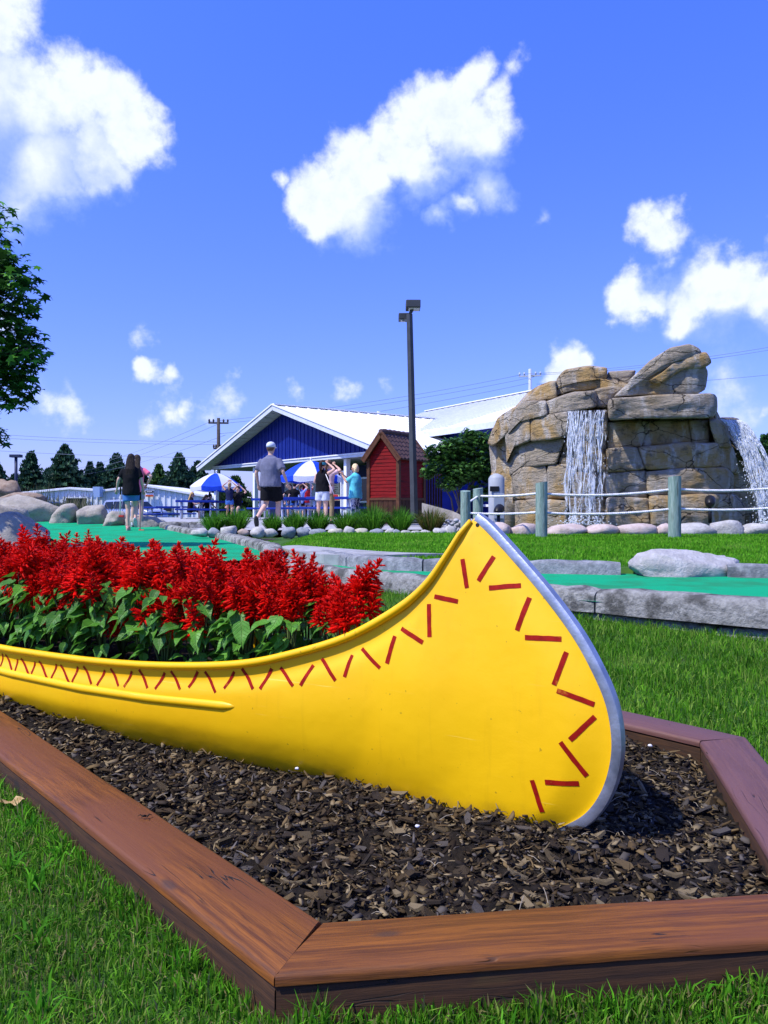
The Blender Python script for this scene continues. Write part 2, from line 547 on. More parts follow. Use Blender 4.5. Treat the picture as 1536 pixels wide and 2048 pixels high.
# ------------------------------------------------------------------ boulders
def boulder(name, c, size, seed, mat, label=None, cat=None, group=None, rz=0.0, parent=None, nu=40, nv=24, amp=.28):
    mb = MB()
    off = Vector((seed * 7.3, seed * 3.1, seed * 1.7))
    def fn(p):
        k = 1 + amp * noise.noise(p * 1.3 + off) + amp * .35 * noise.noise(p * 3.4 + off) + amp * .12 * noise.noise(p * 9 + off)
        cr = abs(noise.noise(p * 1.9 + off * 2))
        return k - .10 * max(0, 1 - cr / .05) * amp
    rq = random.Random(seed * 13 + 1)
    cuts = []
    for _ in range(11):
        nv_ = Vector((rq.gauss(0, 1), rq.gauss(0, 1), rq.gauss(0, .8))).normalized()
        cuts.append((nv_, rq.uniform(.72, .98)))
    def sup(p):
        k = sup0(p)
        for nv_, h_ in cuts:
            dt = p.dot(nv_)
            if dt > .05: k = min(k, h_ / dt + .03)
        return k * (1 + .035 * amp / .28 * noise.noise(p * 6 + off) + .02 * noise.noise(p * 15 + off))
    sup0 = lambda p: 1.04 * fn(p) / (abs(p.x) ** 2.6 + abs(p.y) ** 2.6 + abs(p.z) ** 2.6) ** (1 / 2.6)
    mb.ell((c[0], c[1], c[2]), size, nu, nv, rot=Matrix.Rotation(rz, 3, 'Z'), fn=sup)
    o = mb.build(name, mat, parent, smooth=True)
    return tag(o, label, cat, group)

m_bould = M('carved_boulder', (.26, .235, .19), (.37, .34, .28), sc=5, rough=.9, c3=(.20, .19, .165), sc3=2.2, bump=1, bsc=14)
m_bould2 = M('white_boulder', (.33, .32, .30), (.46, .45, .43), sc=9, rough=.9, c3=(.3, .29, .28), sc3=4, bump=1, bsc=26)
boulder('boulder', (2.42, 6.42, .22), (.46, .24, .185), 3, m_bould2, 'large pale boulder set into the far edging of the right green', 'boulder')
NB = 'carved boulders around the left green'
for i, (px, py, d, w, h, lb) in enumerate([
        (40, 1030, 18.4, .95, .42, 'largest grey carved boulder at the far left of the raised green'),
        (133, 1036, 18.0, .30, .33, 'narrow grey carved boulder right of the largest one behind the green'),
        (186, 1039, 17.7, .37, .31, 'rounded grey carved boulder in the middle of the row behind the green'),
        (234, 1045, 17.3, .25, .24, 'small grey carved boulder left of the walking girl behind the green'),
        (291, 1051, 16.9, .42, .22, 'low grey carved boulder at the right end of the row behind the green')]):
    p = P(px, py, d)
    boulder('boulder', (p.x, p.y, p.z), (w, .45, h), 11 + i, m_bould, lb, 'boulder', NB)
p = P(10, 1085, 9.4)
boulder('boulder', (p.x - .12, p.y, p.z + .02), (.72, .6, .30), 23, m_bould, 'big grey carved boulder just behind the red flowers at the left edge', 'boulder', NB, nu=36, nv=20)
p = P(-30, 1062, 11.5)
boulder('boulder', (p.x, p.y, p.z), (.62, .5, .42), 29, m_bould, 'grey carved boulder at the left edge behind the big one', 'boulder', NB)
m_brock = M('brown_boulder', (.22, .15, .10), (.34, .27, .19), sc=6, rough=.9, c3=(.13, .10, .075), sc3=2.5, bump=.8, bsc=20)
p = P(10, 985, 21.5); boulder('boulder', (p.x, p.y, p.z), (.42, .4, .36), 31, m_brock, 'tan boulder stacked highest at the far left', 'boulder')
p = P(40, 1000, 20.5); boulder('boulder', (p.x, p.y, p.z), (.60, .4, .20), 33, m_brock, 'flat brown boulder below the tan one at the far left', 'boulder')

STN = 'rounded stones along the flower border'
cols = {'w': M('stone_white', (.34, .33, .30), (.48, .47, .44), sc=14, rough=.85, bump=.4, bsc=40), 'g': M('stone_grey', (.19, .21, .23), (.30, .32, .34), sc=14, rough=.85, bump=.4, bsc=40),
        't': M('stone_tan', (.36, .28, .22), (.48, .38, .3), sc=14, rough=.85, bump=.4, bsc=40), 'y': M('stone_cream', (.38, .36, .26), (.50, .48, .38), sc=14, rough=.85, bump=.4, bsc=40)}
nm = {'w': 'white', 'g': 'grey', 't': 'tan', 'y': 'cream'}
STONES = [(402, 17, 7, 'w'), (427, 13, 9, 'g'), (458, 17, 13, 'w'), (486, 12, 7, 't'), (514, 14, 10, 'w'), (542, 13, 8, 'w'), (578, 15, 10, 'g'), (606, 13, 10, 'g'), (636, 17, 7, 'g'), (671, 15, 8, 'y'), (698, 10, 11, 'w'), (723, 13, 8, 'y'), (754, 14, 7, 'g'), (779, 10, 8, 'w'), (794, 8, 6, 'g'), (812, 12, 6, 'w'), (833, 11, 6, 'w'), (850, 13, 8, 'w'), (880, 15, 10, 'w'), (900, 12, 14, 'w')]
ordn = ['leftmost', 'second', 'third', 'fourth', 'fifth', 'sixth', 'seventh', 'eighth', 'ninth', 'tenth', 'eleventh', 'twelfth', 'thirteenth', 'fourteenth', 'fifteenth', 'sixteenth', 'seventeenth', 'eighteenth', 'nineteenth', 'rightmost']
for i, (px, w, h, c) in enumerate(STONES):
    p = P(px, 1066 + (px > 800) * 2, 12.35 + random.uniform(-.08, .08))
    k = p.y / F
    boulder('border_stone', (p.x, p.y, p.z + .0), (w * k * 1.05, w * k * .8, h * k * 1.15), 40 + i, cols[c],
            f'{nm[c]} rounded border stone, {ordn[i]} along the row in front of the tufted grasses', 'stone', STN, nu=16, nv=10, amp=.2)

# ================================================================== CANOE BED
BANG = R(131)
ud = Vector((math.cos(BANG), math.sin(BANG)))
FLo, FRo, BRo = Vector((-.148, 1.071)), Vector((.781, 1.187)), Vector((.995, 2.182))
B2 = BRo + ud * 4.0; LE = FLo + ud * 4.4
B3 = (B2 + LE) / 2 + ud * .75
BED = [FLo, FRo, BRo, B2, B3, LE]
def offset_poly(poly, d):
    n = len(poly); out = []
    for i in range(n):
        p0, p1, p2 = poly[i - 1], poly[i], poly[(i + 1) % n]
        a = (p1 - p0).normalized(); b = (p2 - p1).normalized()
        na = Vector((-a.y, a.x)); nb = Vector((-b.y, b.x))
        k = d / max(.2, 1 + na.dot(nb))
        out.append(p1 + (na + nb) * k)
    return out
BEDI = offset_poly(BED, .132)

def wood(name, c1, c2, c3, dark, coat, lo3=.45, hi3=.62, rough=.5):
    m = bpy.data.materials.new(name); m.use_nodes = True
    t = m.node_tree; t.nodes.clear(); q = NT(t)
    tc = q.n('ShaderNodeTexCoord').outputs['Object']
    oi = q.n('ShaderNodeObjectInfo').outputs['Random']
    tc = q.n('ShaderNodeVectorMath', operation='ADD', i={0: tc, 1: q.n('ShaderNodeCombineXYZ', i={0: q.math('MULTIPLY', oi, 31.0), 1: q.math('MULTIPLY', oi, 0.0)}).outputs[0]}).outputs[0]
    w = q.n('ShaderNodeTexNoise', i={'Vector': tc, 'Scale': 3.0, 'Detail': 3.0})
    wv = q.n('ShaderNodeVectorMath', operation='SCALE', i={0: w.outputs['Color'], 'Scale': .03}).outputs[0]
    vv = q.n('ShaderNodeVectorMath', operation='ADD', i={0: tc, 1: wv}).outputs[0]
    st = q.n('ShaderNodeMapping', i={0: vv, 3: (1.5, 42, 42)}).outputs[0]
    g = q.n('ShaderNodeTexNoise', i={'Vector': st, 'Scale': 2.2, 'Detail': 9.0, 'Roughness': .68}).outputs[0]
    fine = q.n('ShaderNodeTexNoise', i={'Vector': q.n('ShaderNodeMapping', i={0: vv, 3: (6, 160, 160)}).outputs[0], 'Scale': 3.0, 'Detail': 4.0}).outputs[0]
    col = q.mix(q.ramp(g, .32, .7), c1, c2)
    col = q.mix(q.math('MULTIPLY', q.ramp(fine, .48, .70), .42), col, dark)
    big = q.n('ShaderNodeTexNoise', i={'Vector': q.n('ShaderNodeMapping', i={0: tc, 3: (1.1, 3, 3)}).outputs[0], 'Scale': 2.0, 'Detail': 5.0}).outputs[0]
    col = q.mix(q.math('MULTIPLY', q.ramp(big, lo3, hi3), .85), col, c3)
    # knots and grey scuffs
    vo = q.n('ShaderNodeTexVoronoi', i={'Vector': q.n('ShaderNodeMapping', i={0: vv, 3: (3.2, 9, 4)}).outputs[0], 'Scale': 1.4}).outputs['Distance']
    col = q.mix(q.math('MULTIPLY', q.ramp(vo, .14, .05), .75), col, (dark[0] * 1.5, dark[1] * 2, dark[2] * 2.5))
    # long splits along the grain
    cr = q.n('ShaderNodeTexNoise', i={'Vector': q.n('ShaderNodeMapping', i={0: vv, 3: (1.4, 26, 26)}).outputs[0], 'Scale': 1.5, 'Detail': 2.0}).outputs[0]
    ck = q.ramp(q.math('ABSOLUTE', q.math('SUBTRACT', cr, .5)), .010, .003)
    msk = q.ramp(q.n('ShaderNodeTexNoise', i={'Vector': tc, 'Scale': 5.0, 'Detail': 1.0}).outputs[0], .56, .62)
    ck = q.math('MULTIPLY', ck, msk)
    col = q.mix(ck, col, (.01, .006, .004))
    h = q.math('SUBTRACT', q.math('ADD', q.math('MULTIPLY', g, .6), q.math('MULTIPLY', fine, .35)), q.math('MULTIPLY', ck, 1.5))
    bp = q.n('ShaderNodeBump', i={'Strength': .6, 'Distance': .0025, 'Height': h})
    b = q.n('ShaderNodeBsdfPrincipled', i={'Base Color': col, 'Roughness': q.math('MULTIPLY_ADD', g, .3, rough - .15), 'Specular IOR Level': .35, 'Coat Weight': 0.0, 'Coat Roughness': .35, 'Normal': bp.outputs[0]})
    o = q.n('ShaderNodeOutputMaterial'); t.links.new(b.outputs[0], o.inputs[0])
    return m
m_tim = wood('stained_timber', (.085, .025, .003), (.225, .073, .007), (.135, .043, .012), (.030, .012, .006), .08, rough=.62)
m_tim2 = wood('purplish_timber', (.085, .036, .028), (.165, .076, .056), (.13, .060, .056), (.035, .016, .018), .08, .3, .6, rough=.62)  # duller, purpler brown for the right and back right timbers
m_timshade = wood('shaded_side_timber', (.022, .009, .003), (.062, .026, .008), (.085, .052, .010), (.008, .004, .002), 0, .60, .72, .85)  # near-black colour puts the shade of the beams' vertical sides into the wood

bed = thing('planter_frame', 'low reddish brown timber frame around the mulch bed of the yellow canoe', 'planter', (.35, 1.6, 0))
for i in range(6):
    a, b2 = BED[i], BED[(i + 1) % 6]
    ai, bi = BEDI[i], BEDI[(i + 1) % 6]
    e = (b2 - a).normalized()
    ang = math.atan2(e.y, e.x)
    rm = Matrix.Rotation(-ang, 2)
    loc = [rm @ (p - a) for p in (a, b2, bi, ai)]
    g = .0012
    loc = [loc[0] + Vector((g, 0)), loc[1] - Vector((g, 0)), loc[2] - Vector((g, 0)), loc[3] + Vector((g, 0))]
    def timber(z0, z1, ins, mat, name, bev):
        mb = MB()
        n = 26
        rings = []
        for k in range(n + 1):
            u = k / n
            o_ = loc[0].lerp(loc[1], u); i_ = loc[3].lerp(loc[2], u)
            s = (i_ - o_).normalized()
            o_ = o_ + s * ins; i_ = i_ - s * ins
            w = .0022 * noise.noise(Vector((o_.x * 3 + i * 9, z1 * 20, 0)))
            w2 = .0022 * noise.noise(Vector((o_.x * 3 + i * 9, z1 * 20, 7)))
            ring = [(o_.x, o_.y + w, z0), (i_.x, i_.y, z0)]
            r_ = .007
            for (pt, sg) in ((i_, -1), (o_, 1)):
                pa = [(0, -r_), (.35 * r_, -.3 * r_), (r_, 0)]
                if sg < 0:
                    ring += [(pt.x, pt.y - dx + w2, z1 + dz + w2) for dx, dz in pa]
                else:
                    ring += [(pt.x, pt.y + dx + w, z1 + dz + w2) for dx, dz in pa[::-1]]
            rings.append(ring)
        mb.loft(rings)
        me = mb.mesh(name, True)
        me.set_sharp_from_angle(angle=R(50))
        o = link(name, me, mat, bed, (a.x - bed.location.x, a.y - bed.location.y, 0))
        o.rotation_euler = (0, 0, ang)
    timber(.094, .11, 0, m_tim2 if i in (1, 2) else m_tim, 'timber', .006)
    timber(-.07, .0925, .003, m_timshade, 'shaded_timber_side', .004)  # sides of the same beam, split off to carry the painted shade

# canoe frame of reference: t runs aft to fore along the keel, w across
CANG = R(41)
CA = Vector((math.cos(CANG), -math.sin(CANG), 0)); CN = Vector((-math.sin(CANG), -math.cos(CANG), 0))
CO = Vector((.403, 1.676, 0))
TM = -2.35                                   # amidships
def CW(t, z, w): return CO + CA * t + CN * w + Vector((0, 0, z))
def ct(x, y): return (np.asarray(x) - CO.x) * CA.x + (np.asarray(y) - CO.y) * CA.y
def cw(x, y): return (np.asarray(x) - CO.x) * CN.x + (np.asarray(y) - CO.y) * CN.y

def mz(x, y):                                # mulch surface
    t = ct(x, y)
    return .054 + .05 * smooth01(-t, .9, 2.2) + .010 * np.sin(np.asarray(x) * 9 + np.asarray(y) * 5) * np.sin(np.asarray(y) * 11 - np.asarray(x) * 3)

def mulch():
    poly = offset_poly(BED, .10)
    xs = [p.x for p in poly]; ys = [p.y for p in poly]
    gx = np.arange(min(xs), max(xs), .025); gy = np.arange(min(ys), max(ys), .025)
    X, Y = np.meshgrid(gx, gy)
    Z = mz(X, Y) + .006 * rng.standard_normal(X.shape)
    V = np.stack([X, Y, Z], -1).reshape(-1, 3)
    n = len(gx)
    pp = [(p.x, p.y) for p in poly]
    ins = inside(pp, X, Y)
    fs = [(j * n + i, j * n + i + 1, (j + 1) * n + i + 1, (j + 1) * n + i) for j in range(len(gy) - 1) for i in range(n - 1)
          if ins[j, i] or ins[j, i + 1] or ins[j + 1, i] or ins[j + 1, i + 1]]
    # keep only cells fully under the timbers' inner edge
    m = M('mulch_soil', (.008, .006, .004), (.022, .016, .010), sc=60, rough=.95, bump=1, bsc=55)
    me = np_mesh('mulch_bed', V, np.array(fs).ravel(), np.arange(len(fs)) * 4, m)
    root = tag(link('mulch_bed', me), kind='structure')
    # loose bark chips
    ipoly = [(p.x, p.y) for p in offset_poly(BED, .138)]
    tmpl = []
    for k in range(14):
        nn = random.choice([5, 6, 6, 7])
        aspect = random.uniform(.16, .62)
        an = sorted(random.uniform(0, 2 * math.pi) for _ in range(nn))
        an = [2 * math.pi * i / nn + random.uniform(-.25, .25) for i in range(nn)]
        th = random.uniform(.06, .16)
        cv = random.uniform(-.5, .5); tw = random.uniform(-.3, .3)
        top = []; bot = []
        for a in an:
            rr = random.uniform(.82, 1.1) * (1 / max(abs(math.cos(a)), abs(math.sin(a)))) ** .7
            x, y = math.cos(a) * rr, math.sin(a) * rr * aspect
            z = cv * x * x + tw * x * y + random.uniform(-.06, .06)
            top.append((x, y, z + th)); bot.append((x * .92, y * .92, z - th))
        tmpl.append((np.array(top + bot), nn))
    def frames(n):
        yaw = rng.uniform(0, 2 * np.pi, n); tilt = np.abs(rng.normal(0, .42, n)); ax = rng.uniform(0, 2 * np.pi, n)
        Rs = np.zeros((n, 3, 3))
        for i in range(n):
            Rs[i] = np.array(Matrix.Rotation(tilt[i], 3, Vector((math.cos(ax[i]), math.sin(ax[i]), 0))) @ Matrix.Rotation(yaw[i], 3, 'Z'))
        return Rs
    N = 46000
    x = rng.uniform(min(xs), max(xs), N * 3); y = rng.uniform(min(ys), max(ys), N * 3)
    d = np.hypot(x, y)
    vis = (y < 3.6) & inside(ipoly, x, y)
    w = cw(x, y); t = ct(x, y)
    hb = np.interp(t, [-2.4, -1.6, -1.1, -.7, -.35, 0, .1], [.30, .27, .18, .1, .03, .0, -.2])
    vis &= ~((np.abs(w) < hb) & (t < .03))
    vis &= (w > -.8)                          # in front of the canoe and at its bow
    keep = vis & (rng.random(len(x)) < np.clip(1.9 / d, .25, 1))
    x = x[keep][:N]; y = y[keep][:N]; n = len(x)
    sz = np.clip(rng.lognormal(-4.92, .46, n), .0034, .021)
    z = mz(x, y) + sz * .3 + rng.uniform(-.004, .011, n)
    Rs = frames(n)
    V = []; loops = []; starts = []; tone = []; o = 0; ls = 0
    big = np.argsort(-sz / np.hypot(x, y))[:300]
    isbig = np.zeros(n, bool); isbig[big] = True
    pal = np.array([(.034, .024, .013), (.058, .043, .022), (.022, .016, .011), (.150, .115, .062), (.060, .052, .044), (.014, .011, .009), (.090, .062, .028), (.045, .030, .014), (.026, .020, .014)])
    for i in range(n):
        if isbig[i]: continue
        T, nn = tmpl[i % len(tmpl)]
        vv = (T * sz[i]) @ Rs[i].T + (x[i], y[i], z[i])
        V.append(vv)
        fl = list(range(nn)); fb = list(range(2 * nn - 1, nn - 1, -1))
        faces = [fl, fb] + [(k, nn + k, nn + (k + 1) % nn, (k + 1) % nn) for k in range(nn)]
        for f in faces:
            starts.append(ls); ls += len(f); loops.extend(o + a for a in f)
        o += 2 * nn
        c = pal[rng.integers(len(pal))] * rng.uniform(.9, 1.8)
        tone.append(np.tile((*c, 1), (2 * nn, 1)))
    mc = attr_mat('bark', .9, 0, .08)
    me = np_mesh('mulch', np.vstack(V), loops, starts, mc, np.vstack(tone), smooth=False)
    tag(link('mulch', me, parent=root), 'dark brown bark mulch chips', kind='stuff')
    m_ch = [M(f'bark_chip_{k}', tuple(pal[k] * .8), tuple(pal[k] * 1.5), sc=40, rough=.85, bump=.5, bsc=90) for k in range(len(pal))]
    chips = []
    for k, (T, nn) in enumerate(tmpl):
        me = bpy.data.meshes.new('bark_chip')
        me.from_pydata([tuple(v) for v in T], [], [list(range(nn)), list(range(2 * nn - 1, nn - 1, -1))] + [(a, nn + a, nn + (a + 1) % nn, (a + 1) % nn) for a in range(nn)])
        me.materials.append(m_ch[k % len(m_ch)])
        chips.append(me)
    for i in big:
        ob = link('bark_chip', chips[i % len(chips)], None, root, (x[i], y[i], z[i]))
        ob.rotation_euler = Matrix(Rs[i].tolist()).to_euler()
        ob.scale = (sz[i],) * 3
    # fibrous shreds tangled between the chips
    V = []; loops = []; starts = []; tone = []; o = 0; ls = 0
    for k in range(5200):
        i = rng.integers(n)
        a = rng.uniform(0, 6.28); L = rng.uniform(.008, .030); wd = rng.uniform(.0006, .0022)
        p = np.array([x[i] + rng.normal(0, .01), y[i] + rng.normal(0, .01), z[i] + rng.uniform(.001, .009)])
        e = np.array([math.cos(a), math.sin(a), rng.normal(0, .28)]) * L
        sd = np.array([-math.sin(a), math.cos(a), rng.normal(0, .5)]) * wd
        bend = np.array([0, 0, rng.normal(0, .003)]) + sd * rng.normal(0, 1.5)
        V += [p - sd, p + sd, p + e * .5 + bend + sd, p + e * .5 + bend - sd, p + e + sd * .4, p + e - sd * .4]
        loops += [o, o + 1, o + 2, o + 3, o + 3, o + 2, o + 4, o + 5]; starts += [ls, ls + 4]; o += 6; ls += 8
        c = pal[rng.integers(len(pal))] * rng.uniform(.8, 2.0)
        tone += [np.r_[c, 1]] * 6
    tag(link('mulch_shreds', np_mesh('mulch_shreds', np.array(V), loops, starts, mc, np.array(tone), smooth=False), parent=root), 'fibrous shreds of bark between the chips', kind='stuff')
    # thin straw fibres
    mb = MB()
    for k in range(60):
        i = rng.integers(n)
        a = rng.uniform(0, 6.28); L = rng.uniform(.012, .035)
        p = Vector((x[i], y[i], z[i] + .012))
        e = Vector((math.cos(a), math.sin(a), rng.uniform(-.1, .5))) * L
        mb.tube([p, p + e * .5 + Vector((0, 0, .003)), p + e], .0006, 4)
    tag(mb.build('straw', M('straw', (.30, .26, .19), rough=.8), root), 'thin pale straw fibres', kind='stuff')
mulch()
mw = M('white_pebble', (.62, .62, .64), (.75, .75, .76), sc=30, rough=.5)
for i, (px, py, s, lb) in enumerate([(594, 1540, .006, 'tiny white pebble on the mulch close under the canoe side'), (835, 1656, .0055, 'tiny white pebble in the middle of the front mulch'), (1300, 1494, .0065, 'small white flake on the mulch right of the canoe bow')]):
    p = GP(px, py, .07)
    boulder('pebble', (p.x, p.y, .074), (s, s * .7, s * .6), 70 + i, mw, lb, 'pebble', 'pebbles in the mulch', nu=10, nv=6)

# ------------------------------------------------------------------ the canoe
STEM = [(-.261, .720), (-.241, .723), (-.206, .700), (-.134, .635), (-.059, .562), (.011, .483), (.056, .415), (.089, .348), (.103, .280), (.100, .218), (.080, .153), (.045, .098), (0, .06), (-.06, .025), (-.14, .0)]
GUN = [(-2.35, .276), (-1.897, .284), (-1.553, .289), (-1.29, .297), (-1.045, .313), (-.846, .338), (-.696, .377), (-.557, .427), (-.428, .500), (-.354, .563), (-.307, .629), (-.272, .688), (-.255, .716)]
STEMs = smooth_path(STEM[1:], 120)
GUNs = smooth_path(GUN, 120)
# inner offset of the stem: hull sheet stops 6 mm inside the band
_sz = STEMs[::-1]
def stem_t(z):
    return np.interp(z, _sz[:, 1], _sz[:, 0])
def halfw(t, z):
    e = float(np.min(np.hypot(STEMs[:, 0] - t, STEMs[:, 1] - z)))
    D = max(0.0, min(float(stem_t(min(max(z, .0), .72))) - t, e * 2.2))
    Fw = np.interp(D, [0, .03, .06, .10, .20, .35, .59, .87, 1.29, 1.55, 1.9, 2.45], [.008, .009, .018, .032, .045, .062, .102, .178, .278, .324, .37, .40])
    # fair the kinks
    low = np.interp(z, [-.06, .0, .06, .14, .3, .6], [.55, .80, .93, 1.0, 1.0, 1.0])
    lowk = smooth01(D, .1, .6)
    g = Fw * (1 - lowk * (1 - low))
    zg = np.interp(min(t, -.255), GUNs[:, 0], GUNs[:, 1])
    s = np.clip((z - .05) / max(.05, zg - .05), 0, 1)
    g += .012 * math.sin(math.pi * s) * float(smooth01(D, .15, .5)) * (1 if t < -.26 else float(smooth01(e, .1, .3)))
    # the shallow channel pressed in just under the rim, and the roll of the rim itself
    if t < -.27:
        u = zg - z
        g -= .010 * float(np.exp(-((u - .045) / .016) ** 2)) * float(smooth01(-t, .3, .5))
    return float(g)

def canoe():
    root = thing('canoe', 'yellow canoe with red zigzag dashes and metal bow strip, used as a flower planter', 'canoe', (CO.x - .9 * CA.x, CO.y - .9 * CA.y, 0))
    m_y = bpy.data.materials.new('yellow_paint'); m_y.use_nodes = True
    t = m_y.node_tree; t.nodes.clear(); q = NT(t)
    tc = q.n('ShaderNodeTexCoord').outputs['Object']
    big = q.n('ShaderNodeTexNoise', i={'Vector': tc, 'Scale': 2.5, 'Detail': 4.0}).outputs[0]
    col = q.mix(q.ramp(big, .3, .7), (.84, .455, .001), (.88, .51, .002))
    sp = q.n('ShaderNodeTexNoise', i={'Vector': tc, 'Scale': 75.0, 'Detail': 2.0}).outputs[0]
    col = q.mix(q.math('MULTIPLY', q.ramp(sp, .72, .78), .6), col, (.30, .17, .01))
    sc_ = q.n('ShaderNodeTexNoise', i={'Vector': q.n('ShaderNodeMapping', i={0: tc, 2: (0, .3, .7), 3: (2.0, 2.0, 90)}).outputs[0], 'Scale': 2.0, 'Detail': 3.0}).outputs[0]
    col = q.mix(q.math('MULTIPLY', q.ramp(sc_, .70, .76), .5), col, (.92, .66, .12))
    st = q.n('ShaderNodeTexNoise', i={'Vector': q.n('ShaderNodeMapping', i={0: tc, 3: (8, 8, .8)}).outputs[0], 'Scale': 6.0, 'Detail': 5.0}).outputs[0]
    col = q.mix(q.math('MULTIPLY', q.ramp(st, .55, .8), .22), col, (.62, .33, .003))
    # mulch dust splashed on the lowest few centimetres
    pz = q.n('ShaderNodeSeparateXYZ', i={0: tc}).outputs[2]
    du = q.n('ShaderNodeTexNoise', i={'Vector': tc, 'Scale': 28.0, 'Detail': 6.0}).outputs[0]
    dm = q.math('MULTIPLY', q.ramp(q.math('MULTIPLY_ADD', du, -.07, pz), .06, .0), .35)
    col = q.mix(dm, col, (.20, .13, .02))
    bn = q.n('ShaderNodeTexNoise', i={'Vector': tc, 'Scale': 7.0, 'Detail': 3.0}).outputs[0]
    bn2 = q.n('ShaderNodeTexNoise', i={'Vector': tc, 'Scale': 220.0, 'Detail': 2.0}).outputs[0]
    bp = q.n('ShaderNodeBump', i={'Strength': .4, 'Distance': .008, 'Height': q.math('MULTIPLY_ADD', bn2, .05, bn)})
    b = q.n('ShaderNodeBsdfPrincipled', i={'Base Color': col, 'Roughness': .42, 'Specular IOR Level': .35, 'Normal': bp.outputs[0]})
    o = q.n('ShaderNodeOutputMaterial'); t.links.new(b.outputs[0], o.inputs[0])
    top = np.vstack([GUNs[:-1], STEMs])
    s = np.r_[0, np.cumsum(np.linalg.norm(np.diff(top, axis=0), axis=1))]
    nq, nr = 210, 44
    tq = np.linspace(0, s[-1], nq)
    tt = np.interp(tq, s, top[:, 0]); tz = np.interp(tq, s, top[:, 1])
    sg = s[len(GUNs) - 2]
    bt = np.interp(tq, [0, sg * .55, sg, s[-1]], [TM, -1.15, -.50, -.14])
    G = np.zeros((nq, nr + 1, 3))
    for i in range(nq):
        for j in range(nr + 1):
            u = j / nr
            t_ = bt[i] * (1 - u) + tt[i] * u
            z_ = -.05 * (1 - u) + tz[i] * u
            G[i, j] = (t_, z_, halfw(t_, z_))
    # fair the widths a little
    for _ in range(6):
        w = G[:, :, 2]
        w2 = w.copy()
        w2[1:-1, 1:-1] = .5 * w[1:-1, 1:-1] + .125 * (w[2:, 1:-1] + w[:-2, 1:-1] + w[1:-1, 2:] + w[1:-1, :-2])
        G[:, :, 2] = w2
    mb = MB()
    bow_faces = None
    for end in (0, 1):
        for side in (1, -1):
            vs = []
            for i in range(nq):
                for j in range(nr + 1):
                    t_, z_, w_ = G[i, j]
                    if end: t_ = 2 * TM - t_
                    vs.append(CW(t_, z_, w_ * side))
            fs = [(i * (nr + 1) + j, i * (nr + 1) + j + 1, (i + 1) * (nr + 1) + j + 1, (i + 1) * (nr + 1) + j) for i in range(nq - 1) for j in range(nr)]
            if (side < 0) ^ bool(end): fs = [f[::-1] for f in fs]
            mb.add(vs, fs)
            if end == 0 and side == 1: bow_faces = (vs, fs)
    hull = mb.build('hull', m_y, root, smooth=True, fix=False)
    # rolled rim
    for end in (0, 1):
        for side in (1, -1):
            pts = []
            for t_, z_ in GUNs:
                w_ = halfw(t_, z_ - .012)
                tt_ = 2 * TM - t_ if end else t_
                pts.append(CW(tt_, z_ - .006, side * (w_ + .004)))
            rad = [.0105] * len(pts)
            for k in range(14): rad[-1 - k] = .005 + .0055 * k / 14
            MB().tube(pts, rad, 10).build('rim', m_y, root, smooth=True)
    # the moulded rub strake that fades out toward the bow
    for side in (1, -1):
        pts = []; rad = []
        for k in range(60):
            t_ = TM + (-.86 - TM) * k / 59
            zg = np.interp(t_, GUNs[:, 0], GUNs[:, 1])
            z_ = zg - .098 - .045 * float(smooth01(-t_, 1.0, 2.0)) * -.9
            z_ = np.interp(t_, [-2.35, -1.9, -1.45, -1.15, -.86], [.208, .202, .200, .206, .217])
            pts.append(CW(t_, z_, side * (halfw(t_, z_) - .0065)))
            rad.append(.0135 * min(1, math.sqrt(max(.02, (59.2 - k) / 2.2))))
        mb2 = MB().tube(pts, rad, 12)
        mb2.build('rub_strake', m_y, root, smooth=True)
    # metal stem band
    m_al = M('stem_metal', (.34, .37, .41), (.50, .53, .57), sc=18, rough=.42, metal=.75, c3=(.22, .25, .28), sc3=7, bump=.2, bsc=120)
    for end in (0, 1):
        rings = []
        for i in range(len(STEMs)):
            a = STEMs[max(0, i - 1)]; c = STEMs[min(len(STEMs) - 1, i + 1)]
            d = np.array([c[0] - a[0], c[1] - a[1]]); d /= np.linalg.norm(d)
            nrm = np.array([-d[1], d[0]])               # outward (forward)
            if nrm[0] < 0 and i > 20: pass
            ring = []
            for du, wv in ((-.017, .0125), (-.004, .0135), (.003, .010), (.005, 0), (.003, -.010), (-.004, -.0135), (-.017, -.0125)):
                tt_, zz = STEMs[i] + nrm * du
                if end: tt_ = 2 * TM - tt_
                ring.append(CW(tt_, zz, wv))
            rings.append(ring)
        MB().loft(rings).build('stem_band', m_al, root, smooth=True, sharp=40)
    # rivet and bolt hole near the bow tip
    bvh = BVHTree.FromPolygons(bow_faces[0], bow_faces[1])
    eye = Vector((0, 0, CZ))
    def hit(px, py):
        h = bvh.ray_cast(eye, Vector(((px - 768) / F, 1, -(py - HOR) / F)).normalized())
        return (h[0], h[1]) if h[0] is not None else None
    m_dark = M('dark_hole', (.02, .018, .015), rough=.8)
    h = hit(955, 1050)
    if h:
        nrm = h[1] if h[1].dot(eye - h[0]) > 0 else -h[1]
        MB().tube([h[0] - nrm * .002, h[0] + nrm * .0012], .0045, 10).build('bolt_hole', m_dark, root)
